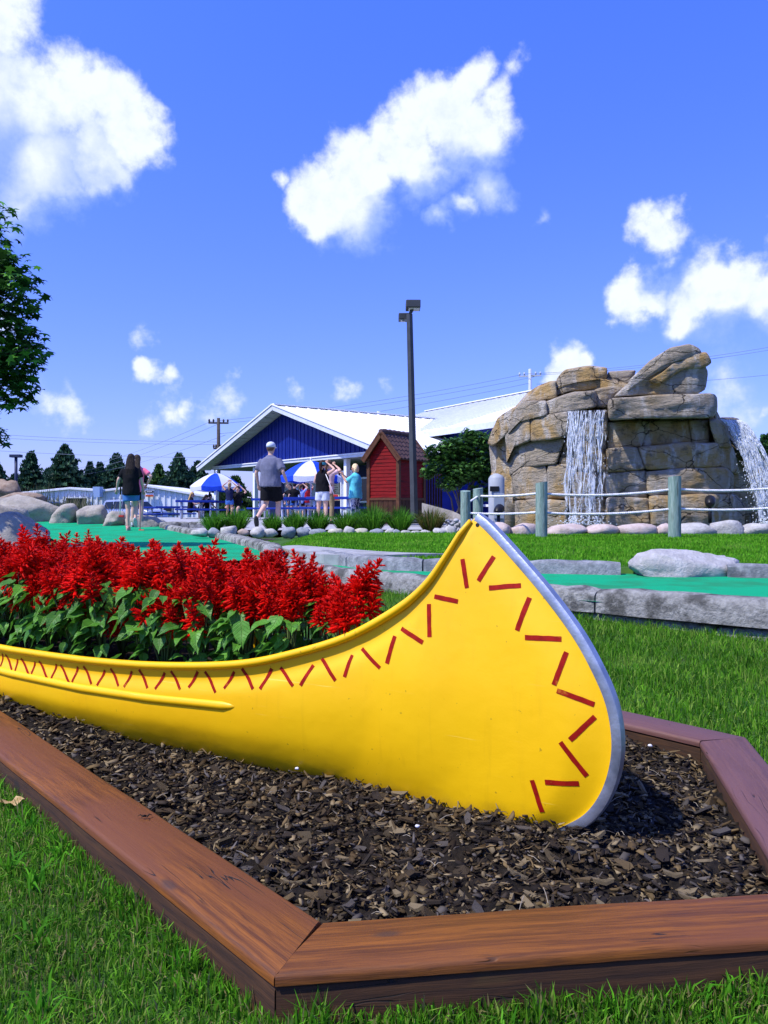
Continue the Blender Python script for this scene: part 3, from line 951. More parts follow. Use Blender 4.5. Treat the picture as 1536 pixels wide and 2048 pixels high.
    # painted dashes
    DASH = [(925,1118,934,1176),(988,1113,957,1162),(978,1176,1042,1171),(869,1193,916,1203),(1059,1195,1034,1261),(858,1208,859,1274),(803,1257,846,1285),(1050,1275,1123,1278),(1133,1304,1108,1370),(1114,1381,1189,1409),(1190,1433,1140,1480),(1121,1484,1174,1552),(1090,1564,1158,1567),(1064,1560,1085,1624),
            (724,1297,760,1336),(790,1272,774,1327),(705,1310,689,1354),(644,1317,671,1361),(627,1330,601,1371),(561,1335,586,1372),(544,1337,520,1378),(484,1337,506,1378),(469,1343,448,1377),(410,1343,431,1385),(396,1343,377,1375),(342,1342,360,1379),(330,1345,310,1378),(278,1339,295,1376),(264,1342,248,1374),(221,1337,237,1372),(210,1340,194,1371),(167,1332,183,1368),(156,1333,144,1364),(121,1330,140,1368),(113,1328,102,1359),(78,1322,95,1358),(70,1323,63,1348),(42,1317,58,1349),(35,1318,30,1343),(11,1309,24,1340),(5,1307,1,1333)]
    m_red = M('red_paint', (.24, .006, .003), (.34, .010, .004), sc=60, spec=.12, rough=.6, c3=(.42, .10, .01), sc3=38, lo3=.62, hi3=.7)
    for x0, y0, x1, y1 in DASH:
        a = hit(x0, y0); b = hit(x1, y1)
        if not a or not b: continue
        dv = b[0] - a[0]; L = dv.length; dv.normalize()
        wd = .0055 if x0 > 780 else (.0048 if x0 > 480 else .0042)
        mb3 = MB(); n = 7
        rows = []
        for k in range(n):
            base = a[0].lerp(b[0], k / (n - 1))
            row = []
            for sgn in (-1, 0, 1):
                nr_ = a[1].lerp(b[1], k / (n - 1)).normalized()
                if nr_.dot(eye - base) < 0: nr_ = -nr_
                sd = dv.cross(nr_).normalized()
                q_ = base + sd * (wd * sgn * random.uniform(.92, 1.06))
                loc_, nn_, _, _ = bvh.find_nearest(q_)
                if nn_.dot(eye - loc_) < 0: nn_ = -nn_
                row.append(loc_ + nn_ * .0009)
            rows.append(row)
        mb3.loft(rows, cap=False, closed=False)
        mb3.build('painted_dash', m_red, root, smooth=True)
    # soil
    vs = []; fs = []; n = 60
    for i in range(n):
        t_ = -.52 + (2 * TM + 1.04) * i / (n - 1)
        td = t_ if t_ > TM else 2 * TM - t_
        for k in range(9):
            w_ = (halfw(td, .245) - .006) * (k / 4 - 1)
            p = CW(t_, .235 + .012 * fbm((t_ * 6, w_ * 8, 1)), w_)
            vs.append(p)
    fs = [(i * 9 + k, i * 9 + k + 1, (i + 1) * 9 + k + 1, (i + 1) * 9 + k) for i in range(n - 1) for k in range(8)]
    MB().add(vs, fs).build('soil', M('potting_soil', (.02, .014, .01), (.05, .035, .025), sc=40, rough=.95, bump=1, bsc=50), root, smooth=True)
    return root
canoe()

# ================================================================== SALVIA PLANTS
def leaf_mesh(k):
    n = 7
    V = []
    L = 1.0
    for i in range(n + 1):
        u = i / n
        wd = .36 * math.sin(math.pi * min(1, u * 1.02 + .04) ** .72) * (1 - .25 * u) * (1 + (.06 if i % 2 else -.04)) if 0 < i < n else (.10 if i == 0 else .0)
        z = -.30 * u * u + .04 * math.sin(u * 9 + k)
        for sgn, h in ((-1, .10), (-.5, .055), (0, -.015), (.5, .055), (1, .10)):
            V.append((sgn * wd, u * L, z + h * (wd / .36) + (.02 * math.sin(u * 22 + k) if abs(sgn) == .5 else 0)))
    fs = [(i * 5 + j, i * 5 + j + 1, (i + 1) * 5 + j + 1, (i + 1) * 5 + j) for i in range(n) for j in range(4)]
    me = bpy.data.meshes.new('leaf')
    me.from_pydata(V, [], fs)
    me.polygons.foreach_set('use_smooth', [True] * len(fs))
    return me

def leaf_mat(name, c1, c2, vein):
    m = bpy.data.materials.new(name); m.use_nodes = True
    t = m.node_tree; t.nodes.clear(); q = NT(t)
    tc = q.n('ShaderNodeTexCoord').outputs['Object']
    oi = q.n('ShaderNodeObjectInfo').outputs['Random']
    sp = q.n('ShaderNodeSeparateXYZ', i={0: tc})
    ax = q.math('ABSOLUTE', sp.outputs[0])
    col = q.mix(oi, c1, c2)
    ph = q.math('SUBTRACT', q.math('MULTIPLY', sp.outputs[1], 7.0), q.math('MULTIPLY', ax, 6.0))
    fr = q.math('ABSOLUTE', q.math('SUBTRACT', q.math('FRACT', ph), .5))
    vn = q.math('MAXIMUM', q.ramp(fr, .40, .49), q.ramp(ax, .03, .008))
    col = q.mix(q.math('MULTIPLY', vn, .55), col, vein)
    bp = q.n('ShaderNodeBump', i={'Strength': .7, 'Distance': .004, 'Height': q.math('SUBTRACT', 1.0, vn)})
    b = q.n('ShaderNodeBsdfPrincipled', i={'Base Color': col, 'Roughness': .5, 'Specular IOR Level': .35, 'Normal': bp.outputs[0]})
    tr = q.n('ShaderNodeBsdfTranslucent', i={0: col})
    mx = q.n('ShaderNodeMixShader', i={0: .3, 1: b.outputs[0], 2: tr.outputs[0]})
    o = q.n('ShaderNodeOutputMaterial'); t.links.new(mx.outputs[0], o.inputs[0])
    return m

def salvia():
    m_leaf = leaf_mat('salvia_leaf', (.038, .16, .013), (.12, .36, .028), (.20, .42, .07))
    m_stem = M('salvia_stem', (.06, .12, .03), (.09, .10, .03), sc=20, rough=.6)
    leaves = [leaf_mesh(k) for k in range(5)]
    for l in leaves: l.materials.append(m_leaf)
    m_pet = M('salvia_petal', (.60, .004, .003), (.84, .014, .005), sc=25, rough=.5, rand=.22, transl=.32, spec=.08, c3=(.34, .002, .006), sc3=9)
    spikes = []
    for k in range(7):
        rs = random.Random(100 + k)
        mb = MB()
        h = 1.0
        mb.tube([(0, 0, -.25), (.01, 0, .3), (0, .01, 1.0)], [.028, .022, .012], 5)
        nw = 8
        for w in range(nw):
            z = .05 + .95 * w / nw
            sc = (1 - .62 * (w / nw)) * rs.uniform(.85, 1.12)
            nf = 6 if w < nw - 2 else 4
            for f in range(nf):
                a = 2 * math.pi * (f + .5 * (w % 2)) / nf + rs.uniform(-.25, .25)
                el = rs.uniform(-.05, .45) + .55 * w / nw
                d = Vector((math.cos(a) * math.cos(el), math.sin(a) * math.cos(el), math.sin(el)))
                p0 = Vector((0, 0, z)) + d * .02
                L = .30 * sc * rs.uniform(.75, 1.15)
                q0 = p0 + d * L * .45; q1 = p0 + d * L + Vector((0, 0, -.035 * sc))
                r = .042 * sc
                mb.tube([p0, q0, q1], [r * .5, r * 1.12, r * .95], 5, cap=False)
                # flared lips
                sd = d.cross(Vector((0, 0, 1))).normalized()
                u = sd.cross(d)
                for ang in (.6, 2.6, 4.6):
                    e = sd * math.cos(ang) + u * math.sin(ang)
                    e2 = sd * math.cos(ang + 1.2) + u * math.sin(ang + 1.2)
                    mb.add([q1 + e * r * .9, q1 + e2 * r * .9, q1 + (e + e2) * r * 1.1 + d * r * 1.6], [(0, 1, 2)])
        for i in range(6):
            a = i * 1.05
            mb.tube([(0, 0, .93), (.045 * math.cos(a), .045 * math.sin(a), 1.10)], [.035, .004], 4)
        spikes.append(mb.mesh('flower_spike', True, fix=False))
        spikes[-1].materials.append(m_pet)
    rs = random.Random(5)
    spots = []
    t = -.69
    row = 0
    while t > -4.05:
        td = t if t > TM else 2 * TM - t
        hw = halfw(td, .28) - .045
        nacross = max(1, int(round(2 * hw / .125)))
        for k in range(nacross):
            w = ((k + .5) / nacross * 2 - 1) * hw
            spots.append((t + rs.uniform(-.03, .03) + (.05 if k % 2 else 0), w + rs.uniform(-.02, .02), hw, row, nacross - 1 - k))
        row += 1
        t -= .135 if t > -2.8 else .22
    plants = []
    for i, (t, w, hw, row, rk) in enumerate(spots):
        base = CW(t, .238, w)
        if base.x / base.y * F + 768 < -70: continue
        front = w > hw - .15
        bow = t > -.85
        root = thing('salvia_plant', 'x', 'plant', base, 'red salvias planted in the yellow canoe')
        plants.append((root, row, rk))
        H = rs.uniform(.225, .29) * (.92 if t > -1.0 else 1.0)
        far = (P(0, 0, 1) and (t < -2.7))
        mb = MB()
        nsp = rs.choice([6, 7, 8]) if t > -2.7 else 5
        tips = []
        for s in range(nsp):
            a = 2 * math.pi * s / nsp + rs.uniform(-.4, .4)
            rr = rs.uniform(.02, .085) if s else .01
            tip = Vector((math.cos(a) * rr, math.sin(a) * rr, H * rs.uniform(.70, 1.08)))
            if t > -1.0:
                lat = tip.dot(CN); tip -= CN * lat * .75; tip.z = max(tip.z, .2)
            elif rs.random() < .16: tip.z *= .62
            mb.tube([(0, 0, 0), tip * .5 + Vector((0, 0, .02)), tip], [.004, .003, .002], 4)
            tips.append(tip)
        link('stem', mb.mesh('stem', True), m_stem, root)
        for tip in tips:
            o = link('flower_spike', rs.choice(spikes), None, root, tuple(tip))
            sc = rs.uniform(.085, .118)
            wd_ = sc * rs.uniform(1.0, 1.5) * (.8 if t > -.95 else 1)
            o.scale = (wd_, wd_ * rs.uniform(.85, 1.1), sc * rs.uniform(.62, 1.2))
            o.rotation_euler = (rs.uniform(-.55, .55), rs.uniform(-.55, .55), rs.uniform(0, 6.28))
        nl = 54 if (front or bow) else (10 if t > -2.7 else 5)
        for l in range(nl):
            a = rs.uniform(0, 2 * math.pi)
            if front and rs.random() < .6:
                a = math.atan2(CN.y, CN.x) + rs.uniform(-1.1, 1.1)
            z = rs.uniform(.04, H * .98)
            rr = rs.uniform(.02, .07)
            loc = Vector((math.cos(a) * rr, math.sin(a) * rr, z))
            s = rs.uniform(.034, .076) * (1.0 if t > -2.2 else 1.1)
            tip_ = base + loc + Vector((math.cos(a), math.sin(a), 0)) * s
            tw_, ww_ = float(ct(tip_.x, tip_.y)), float(cw(tip_.x, tip_.y))
            te_ = tw_ if tw_ > TM else 2 * TM - tw_
            if abs(ww_) > halfw(te_, min(tip_.z, .5)) - .012 and tip_.z < np.interp(te_, GUNs[:, 0], GUNs[:, 1]) + .06: continue
            o = link('leaf', rs.choice(leaves), None, root, tuple(loc))
            o.scale = (s, s, s)
            pitch = rs.uniform(-1.0, .15)
            m = Matrix.Rotation(a - math.pi / 2, 3, 'Z') @ Matrix.Rotation(pitch, 3, 'X') @ Matrix.Rotation(rs.uniform(-.4, .4), 3, 'Y')
            o.rotation_euler = m.to_euler()
    # each plant is named by its place: how far from the bow, and which row from the near rim
    one = ['first', 'second', 'third', 'fourth', 'fifth', 'sixth', 'seventh', 'eighth', 'ninth', 'tenth', 'eleventh', 'twelfth', 'thirteenth', 'fourteenth', 'fifteenth', 'sixteenth', 'seventeenth', 'eighteenth', 'nineteenth', 'twentieth', 'twenty-first', 'twenty-second', 'twenty-third', 'twenty-fourth']
    for root, row, rk in plants:
        rw = 'the row along the near canoe rim' if rk == 0 else f'the {one[rk]} row from the near canoe rim'
        root['label'] = f'red salvia, {one[min(row, 23)]} plant from the bow in {rw}'
salvia()

# ================================================================== GRASS
def blade_mesh(name, x, y, h, w, tones, lean=.45, label=None, z=None):
    n = len(x)
    z = gz(x, y) if z is None else z
    a = rng.uniform(0, 2 * np.pi, n)
    la = rng.uniform(0, 2 * np.pi, n); ll = np.abs(rng.normal(0, lean, n)) * h
    dx, dy = np.cos(a) * w / 2, np.sin(a) * w / 2
    lx, ly = np.cos(la) * ll, np.sin(la) * ll
    V = np.zeros((n, 5, 3))
    V[:, 0] = np.stack([x - dx, y - dy, z - .004], 1); V[:, 1] = np.stack([x + dx, y + dy, z - .004], 1)
    hm = h * .62
    V[:, 2] = np.stack([x + dx * .85 + lx * .38, y + dy * .85 + ly * .38, z + hm], 1)
    V[:, 3] = np.stack([x - dx * .85 + lx * .38, y - dy * .85 + ly * .38, z + hm], 1)
    V[:, 4] = np.stack([x + lx, y + ly, z + np.sqrt(np.maximum(h ** 2 - (ll * .8) ** 2, (h * .35) ** 2))], 1)
    base = (np.arange(n) * 5)[:, None]
    loops = (base + np.array([[0, 1, 2, 3, 3, 2, 4]])).ravel()
    starts = ((np.arange(n) * 7)[:, None] + np.array([[0, 4]])).ravel()
    tn = np.asarray(tones)
    c = tn[rng.integers(len(tn), size=n)] * rng.uniform(.7, 1.3, (n, 1))
    pt = np.array([noise.noise(Vector((p, q_, 4.2)) * 1.9) + .6 * noise.noise(Vector((p, q_, 1.2)) * 6.0) for p, q_ in zip(x, y)])
    c = c * (1 + .34 * pt)[:, None]
    dry = np.clip((pt - .25) * 1.6, 0, .55)[:, None] * rng.random((n, 1))
    c = c * (1 - dry) + np.array((.26, .27, .07)) * dry
    T = np.ones((n, 5, 4))
    T[:, :, :3] = c[:, None, :]
    me = np_mesh(name, V.reshape(-1, 3), loops, starts, MATS.get('grass_blade') or attr_mat('grass_blade', .6, .45, .08), T.reshape(-1, 4))
    return tag(link(name, me), label, kind='stuff')

bedp = [(p.x, p.y) for p in offset_poly(BED, -.004)]
GT = [(.06, .19, .008), (.09, .27, .012), (.14, .35, .020), (.034, .12, .007), (.22, .36, .05), (.07, .21, .014), (.26, .24, .09)]
def sample(n, x0, x1, y0, y1, ok):
    x = rng.uniform(x0, x1, n); y = rng.uniform(y0, y1, n)
    k = ok(x, y)
    return x[k], y[k]
front_of = lambda x, y: ~inside(bedp, x, y) & (y < near_y(x) + .01)
# left front corner, close to the lens
x, y = sample(150000, -1.75, .0, .62, 2.7, lambda x, y: ~inside(bedp, x, y) & (x > -.52 * y - .1) & (x + y * .88 < .86))
# patchy growth
pn = np.array([noise.noise(Vector((a * 7, b * 7, 0))) for a, b in zip(x, y)])
hh = rng.uniform(.014, .032, len(x)) * (1 + .45 * pn)
blade_mesh('grass', x, y, hh, rng.uniform(.0016, .0030, len(x)), GT, .75, 'short lawn grass at the near left of the timber frame')
# taller tufts along the timber
def along(a, b, n, out, hmin, hmax, wd, label):
    u = rng.random(n)
    u = np.clip(u + .04 * rng.standard_normal(n), 0, 1)
    o = np.abs(rng.normal(0, out, n)) + .004
    d = (b - a).normalized(); nn = Vector((d.y, -d.x))
    L = (b - a).length
    x = a.x + d.x * L * u + nn.x * o; y = a.y + d.y * L * u + nn.y * o
    cl = np.array([max(0, noise.noise(Vector((p * 11, q * 11, 3)))) for p, q in zip(x, y)])
    h = rng.uniform(hmin, hmax, n) * (.55 + 1.0 * cl)
    blade_mesh('grass', x, y, h, rng.uniform(wd * .6, wd, n), GT + [(.15, .46, .025), (.12, .42, .016)], .5, label)
along(FLo + ud * 1.5, FLo, 2600, .022, .030, .075, .0042, 'taller grass tufts along the left timber')
along(FLo, FRo, 2600, .028, .022, .066, .0042, 'taller grass tufts along the front timber')
x, y = sample(30000, -.5, .9, .55, 1.17, lambda x, y: ~inside(bedp, x, y) & (y < 1.10 + .12 * x))
blade_mesh('grass', x, y, rng.uniform(.018, .036, len(x)), rng.uniform(.002, .0036, len(x)), GT, .55, 'lawn grass in front of the front timber')
# coarse weed tufts in the lawn
cx, cy = sample(420, -1.75, .95, .75, 2.6, lambda x, y: ~inside(bedp, x, y) & (x > -.52 * y - .1) & ((x + y * .88 < .86) | (y < 1.10 + .12 * x)))
wx = np.repeat(cx, 16) + rng.normal(0, .007, len(cx) * 16); wy = np.repeat(cy, 16) + rng.normal(0, .007, len(cx) * 16)
kk = ~inside(bedp, wx, wy)
blade_mesh('grass', wx[kk], wy[kk], rng.uniform(.026, .06, kk.sum()), rng.uniform(.0035, .0065, kk.sum()), [(.09, .32, .014), (.12, .38, .02), (.06, .24, .012)], .95, 'coarse weed tufts in the near lawn')
# lawn between the bed and the near edging, then the sloping lawn behind the green
x, y = sample(120000, -.4, 3.2, 1.2, 5.6, lambda x, y: front_of(x, y) & (x < .52 * y + .15) & (x > .05 * y - .5) & (rng.random(len(x)) < np.clip(3.2 / y, .3, 1)))
pn = np.array([noise.noise(Vector((a * 4, b * 4, 9))) for a, b in zip(x, y)])
blade_mesh('grass', x, y, rng.uniform(.028, .058, len(x)) * (1 + .35 * pn), rng.uniform(.0026, .0046, len(x)), GT[:5], .75, 'lawn grass between the timber frame and the pale edging')
x, y = sample(30000, -5, -.4, 2.5, 7.4, lambda x, y: front_of(x, y))
blade_mesh('grass', x, y, rng.uniform(.03, .06, len(x)), rng.uniform(.005, .008, len(x)), GT[:5], .6, 'lawn grass behind the flower planter')
GF = [(.10, .35, .012), (.14, .42, .016), (.08, .28, .012), (.19, .44, .03)]
x, y = sample(130000, -2.6, 7.5, 6.5, 12.6, lambda x, y: (y > far_y(x) + .16) & (x > -1.0 - .32 * (y - 8.6)) & ~inside([(-1.2, 8.9), (-.95, 8.2), (-.62, 7.5), (.0, 7.35), (.6, 7.6), (.05, 7.9), (-.45, 8.55), (-1.0, 9.3)], x, y) & (np.abs(x) < .52 * y + .2))
blade_mesh('grass', x, y, rng.uniform(.025, .05, len(x)), rng.uniform(.007, .012, len(x)), GF, .5, 'bright lawn grass sloping up to the stone border and rope fence')

# dry leaf at the left timber, small twig on its top
p = GP(22, 1612, .05)
m_dl = M('dry_leaf', (.42, .27, .10), (.55, .40, .18), sc=40, rough=.7, transl=.2)
mb = MB()
ring = [(.026 * math.cos(a) * (1 + .25 * math.sin(3 * a)), .016 * math.sin(a), .006 * math.sin(2 * a) + .004 * math.cos(5 * a)) for a in np.linspace(0, 2 * math.pi, 15)[:-1]]
mb.add([(p.x + a, p.y + b, .062 + c) for a, b, c in ring] + [(p.x, p.y, .058)], [(i, (i + 1) % 14, 14) for i in range(14)])
tag(mb.build('dry_leaf', m_dl, smooth=True), 'curled tan dead leaf on the grass beside the left timber', 'leaf')
p = GP(292, 1636, .112)
mb = MB()
for k in range(7):
    a = random.uniform(0, 6.28); L = random.uniform(.006, .014)
    q0 = Vector((p.x + random.uniform(-.004, .004), p.y + random.uniform(-.003, .003), .1145))
    mb.tube([q0, q0 + Vector((math.cos(a) * L * .6, math.sin(a) * L * .4, .004)), q0 + Vector((math.cos(a) * L, math.sin(a) * L, .001))], [.0014, .0012, .0005], 5)
tag(mb.build('bark_shred', M('bark_shred', (.03, .02, .012), rough=.9)), 'dark shred of bark lying on top of the left timber', 'bark')

# ================================================================== ORNAMENTAL GRASS CLUMPS
def clump(px, d, wpx, hpx, tones, label, py=1062):
    p = P(px, py, d)
    k = d / F
    n = 620
    Rw, Hh = wpx * k / 2, hpx * k
    V = []; L = []; S = []; T = []
    o = 0; ls = 0
    for i in range(n):
        a = rng.uniform(0, 2 * np.pi); out = np.sqrt(rng.random()) ; le = rng.uniform(.6, 1.1)
        b = np.array([math.cos(a) * out * Rw * .35, math.sin(a) * out * Rw * .35, 0])
        tip = np.array([math.cos(a) * out * Rw * 1.25, math.sin(a) * out * Rw * 1.25, Hh * le * (1 - .55 * out ** 2.2)])
        mid = b * .4 + tip * .6; mid[2] = Hh * le * (.72 - .12 * out)
        sd = np.array([-math.sin(a + rng.normal(0, .6)), math.cos(a), 0]) * rng.uniform(.003, .0055)
        V += [b - sd, b + sd, mid + sd * .8, mid - sd * .8, tip]
        L += [o, o + 1, o + 2, o + 3, o + 3, o + 2, o + 4]; S += [ls, ls + 4]
        c = np.array(tones[rng.integers(len(tones))]) * rng.uniform(.65, 1.3)
        T += [np.r_[c, 1]] * 5
        o += 5; ls += 7
    root = thing('tufted_grass', label, 'ornamental grass', (p.x, p.y, p.z), 'tufted grasses behind the border stones')
    me = np_mesh('foliage', np.array(V), L, S, MATS['grass_blade'], np.array(T))
    link('foliage', me, parent=root)
    MB().ell((p.x, p.y, p.z + .01), (Rw * .35, Rw * .35, .05), 10, 6).build('crown_base', M('thatch', (.06, .07, .02), (.1, .09, .04), sc=30, rough=.9), root, smooth=True)
GN = [(.06, .20, .018), (.08, .27, .02), (.13, .34, .03), (.04, .14, .016)]
GD = [(.09, .13, .025), (.16, .14, .045), (.05, .12, .015), (.20, .16, .06)]
for px, d, w, h, tn, lb in [(428, 13.0, 66, 44, GN, 'leftmost green tufted grass behind the border stones'), (472, 13.3, 74, 52, GN, 'green tufted grass left of the walking man, second in the row'), (545, 13.2, 50, 38, GN, 'short green tufted grass behind the feet of the walking man'), (590, 13.0, 60, 44, GN, 'green tufted grass right of the walking man'), (636, 13.1, 64, 46, GN, 'green tufted grass in front of the girl in pale shorts'), (690, 12.9, 66, 46, GN, 'green tufted grass left of the red shed'), (745, 12.9, 86, 58, GN, 'largest green tufted grass in front of the red shed'), (800, 12.8, 74, 52, GN, 'green tufted grass below the right side of the red shed'), (862, 12.9, 82, 54, GD, 'yellowing tufted grass at the right end of the row'), (720, 13.6, 70, 50, GN, 'green tufted grass tucked behind the row before the red shed')]:
    clump(px, d, w, h, tn, lb)
# darker planting soil of that border
strip('planting_bed', [(-3.1, 12.45), (-1.5, 12.4), (1.0, 12.45)], [(-3.3, 14.2), (-1.5, 14.3), (1.3, 14.2)], lambda x, y: float(gz(x, y)) + .012 + .14 * (x < -1.2) * 0, M('border_soil', (.02, .015, .01), (.05, .04, .03), sc=12, rough=.95, bump=.6, bsc=30), n=16, k=5)

# ================================================================== ROPE FENCE
m_post = M('green_post', (.17, .27, .22), (.32, .42, .35), sc=5, rough=.9, stretch=(6, 6, .7), c3=(.10, .13, .10), sc3=3, bump=.8, bsc=18)
m_rope = M('white_rope', (.60, .60, .60), (.75, .75, .74), sc=60, rough=.8)
POSTS = [(931, 982, 1052, 11.4, 20), (956, 977, 1052, 12.2, 20), (1083, 965, 1076, 11.0, 24), (1349, 954, 1074, 10.9, 25), (1625, 944, 1080, 10.8, 25)]
plabel = ['short weathered green post at the left end, nearest the canoe tip', 'weathered green post second from the left, just behind the end one', 'weathered green post between the two cascades, right of the canoe tip', 'tallest weathered green post, in front of the right half of the rock', 'weathered green post beyond the right edge']
pw = []
for i, (px, y0, y1, d, w) in enumerate(POSTS):
    t0, b0 = P(px, y0, d), P(px, y1 + 6, d)
    r_ = w / 2 * d / F
    mb = MB(); rings = []
    for k in range(9):
        u = k / 8
        c = b0.lerp(t0, u)
        ring = []
        for a in range(14):
            an = 2 * math.pi * a / 14
            rr = r_ * (1 + .05 * noise.noise(Vector((math.cos(an) * 2, math.sin(an) * 2, u * 2 + i * 5))))
            ring.append((c.x + math.cos(an) * rr, c.y + math.sin(an) * rr, c.z + (0.012 * math.sin(an + i) if k == 8 else 0)))
        rings.append(ring)
    mb.loft(rings)
    tag(mb.build('fence_post', m_post, smooth=True, sharp=50), plabel[i], 'post', 'posts of the rope fence')
    pw.append((t0, b0, r_))
def rope(name, a, b, sag, rad, label, group, strands=3, n=60):
    a = Vector(a); b = Vector(b)
    root = thing(name, label, 'rope', ((a + b) / 2)[:], group)
    for s in range(strands):
        pts = []
        L = (b - a).length
        d = (b - a).normalized(); sd = d.cross(Vector((0, 0, 1))).normalized(); up = sd.cross(d)
        m = int(L / .022)
        for k in range(m + 1):
            u = k / m
            c = a.lerp(b, u) - Vector((0, 0, sag * 4 * u * (1 - u)))
            th = 2 * math.pi * (u * L / .085 + s / strands)
            pts.append(c + (sd * math.cos(th) + up * math.sin(th)) * rad * .55)
        MB().tube(pts, rad * .62, 6).build('strand', m_rope, root, smooth=True)
ROP = 'ropes of the fence before the rock'
for (i, j, ya, yb, sag, rad, lb) in [(1, 2, 992, 986, .02, .017, 'upper white rope left of the middle post'), (2, 3, 987, 978, .05, .017, 'upper white rope between the two tall posts'), (3, 4, 978, 968, .05, .017, 'upper white rope running off the right edge'),
                                     (0, 2, 1026, 1024, .02, .017, 'lower white rope left of the middle post, behind the canoe tip'), (2, 3, 1025, 1017, .045, .017, 'lower white rope between the two tall posts'), (3, 4, 1017, 1008, .045, .017, 'lower white rope running off the right edge'), (0, 1, 1007, 992, .01, .015, 'short white rope between the two leftmost posts')]:
    pa, pb = POSTS[i], POSTS[j]
    rope('rope', P(pa[0], ya, pa[3]), P(pb[0], yb, pb[3]), sag, rad, lb, ROP)

# ================================================================== ROCK WATERFALL
def rock_d(px):
    return 13.3 + (1.9 * ((1190 - px) / 215) ** 2 if px < 1190 else 0) + (1.1 * ((px - 1380) / 130) ** 2 if px > 1380 else 0)

def rock_mat(wet=False):
    m = bpy.data.materials.new('wet_rock' if wet else 'waterfall_rock'); m.use_nodes = True
    t = m.node_tree; t.nodes.clear(); q = NT(t)
    tc = q.n('ShaderNodeNewGeometry').outputs['Position']
    oi = q.n('ShaderNodeObjectInfo').outputs['Random']
    n1 = q.n('ShaderNodeTexNoise', i={'Vector': tc, 'Scale': 2.2, 'Detail': 8.0, 'Roughness': .62}).outputs[0]
    col = q.mix(q.ramp(n1, .40, .62), (.40, .265, .105), (.44, .355, .235))
    n0 = q.n('ShaderNodeTexNoise', i={'Vector': tc, 'Scale': 1.1, 'Detail': 4.0}).outputs[0]
    col = q.mix(q.math('MULTIPLY', q.ramp(q.math('MULTIPLY_ADD', oi, .38, n0), .62, .78), .9), col, (.33, .285, .215))
    # mineral streaks
    n2 = q.n('ShaderNodeTexNoise', i={'Vector': q.n('ShaderNodeMapping', i={0: tc, 3: (3.2, 3.2, 1.1)}).outputs[0], 'Scale': 1.2, 'Detail': 7.0, 'Roughness': .66}).outputs[0]
    col = q.mix(q.math('MULTIPLY', q.ramp(n2, .50, .64), .85), col, (.53, .49, .42))
    # dark lichen on the upper rocks
    n3 = q.n('ShaderNodeTexNoise', i={'Vector': tc, 'Scale': 4.0, 'Detail': 7.0, 'Roughness': .7}).outputs[0]
    col = q.mix(q.math('MULTIPLY', q.ramp(n3, .53, .66), .7), col, (.11, .095, .07))
    # hairline cracks
    wv = q.n('ShaderNodeTexNoise', i={'Vector': tc, 'Scale': 1.5, 'Detail': 5.0}).outputs['Color']
    wv = q.n('ShaderNodeVectorMath', operation='ADD', i={0: q.n('ShaderNodeMapping', i={0: tc, 3: (.9, .9, 2.2)}).outputs[0], 1: wv}).outputs[0]
    vo = q.n('ShaderNodeTexVoronoi', feature='DISTANCE_TO_EDGE', i={'Vector': wv, 'Scale': .85}).outputs['Distance']
    ck = q.ramp(vo, .010, .002)
    col = q.mix(q.math('MULTIPLY', ck, .85), col, (.035, .028, .02))
    fine = q.n('ShaderNodeTexNoise', i={'Vector': q.n('ShaderNodeMapping', i={0: tc, 3: (5, 5, 14)}).outputs[0], 'Scale': 1.6, 'Detail': 9.0, 'Roughness': .7}).outputs[0]
    h = q.math('SUBTRACT', fine, q.math('MULTIPLY', ck, .6))
    bp = q.n('ShaderNodeBump', i={'Strength': 1.0, 'Distance': .09, 'Height': h})
    if wet: col = q.mix(.55, col, (.06, .05, .035))
    b = q.n('ShaderNodeBsdfPrincipled', i={'Base Color': col, 'Roughness': .3 if wet else .85, 'Specular IOR Level': .5 if wet else .15, 'Normal': bp.outputs[0]})
    o = q.n('ShaderNodeOutputMaterial'); t.links.new(b.outputs[0], o.inputs[0])
    return m
m_rock = rock_mat()
m_rockw = rock_mat(True)
rock = thing('rock_waterfall', 'tall artificial waterfall of stacked tan and grey rock ledges behind a rope fence', 'waterfall', tuple(P(1230, 1065, 13.6)))

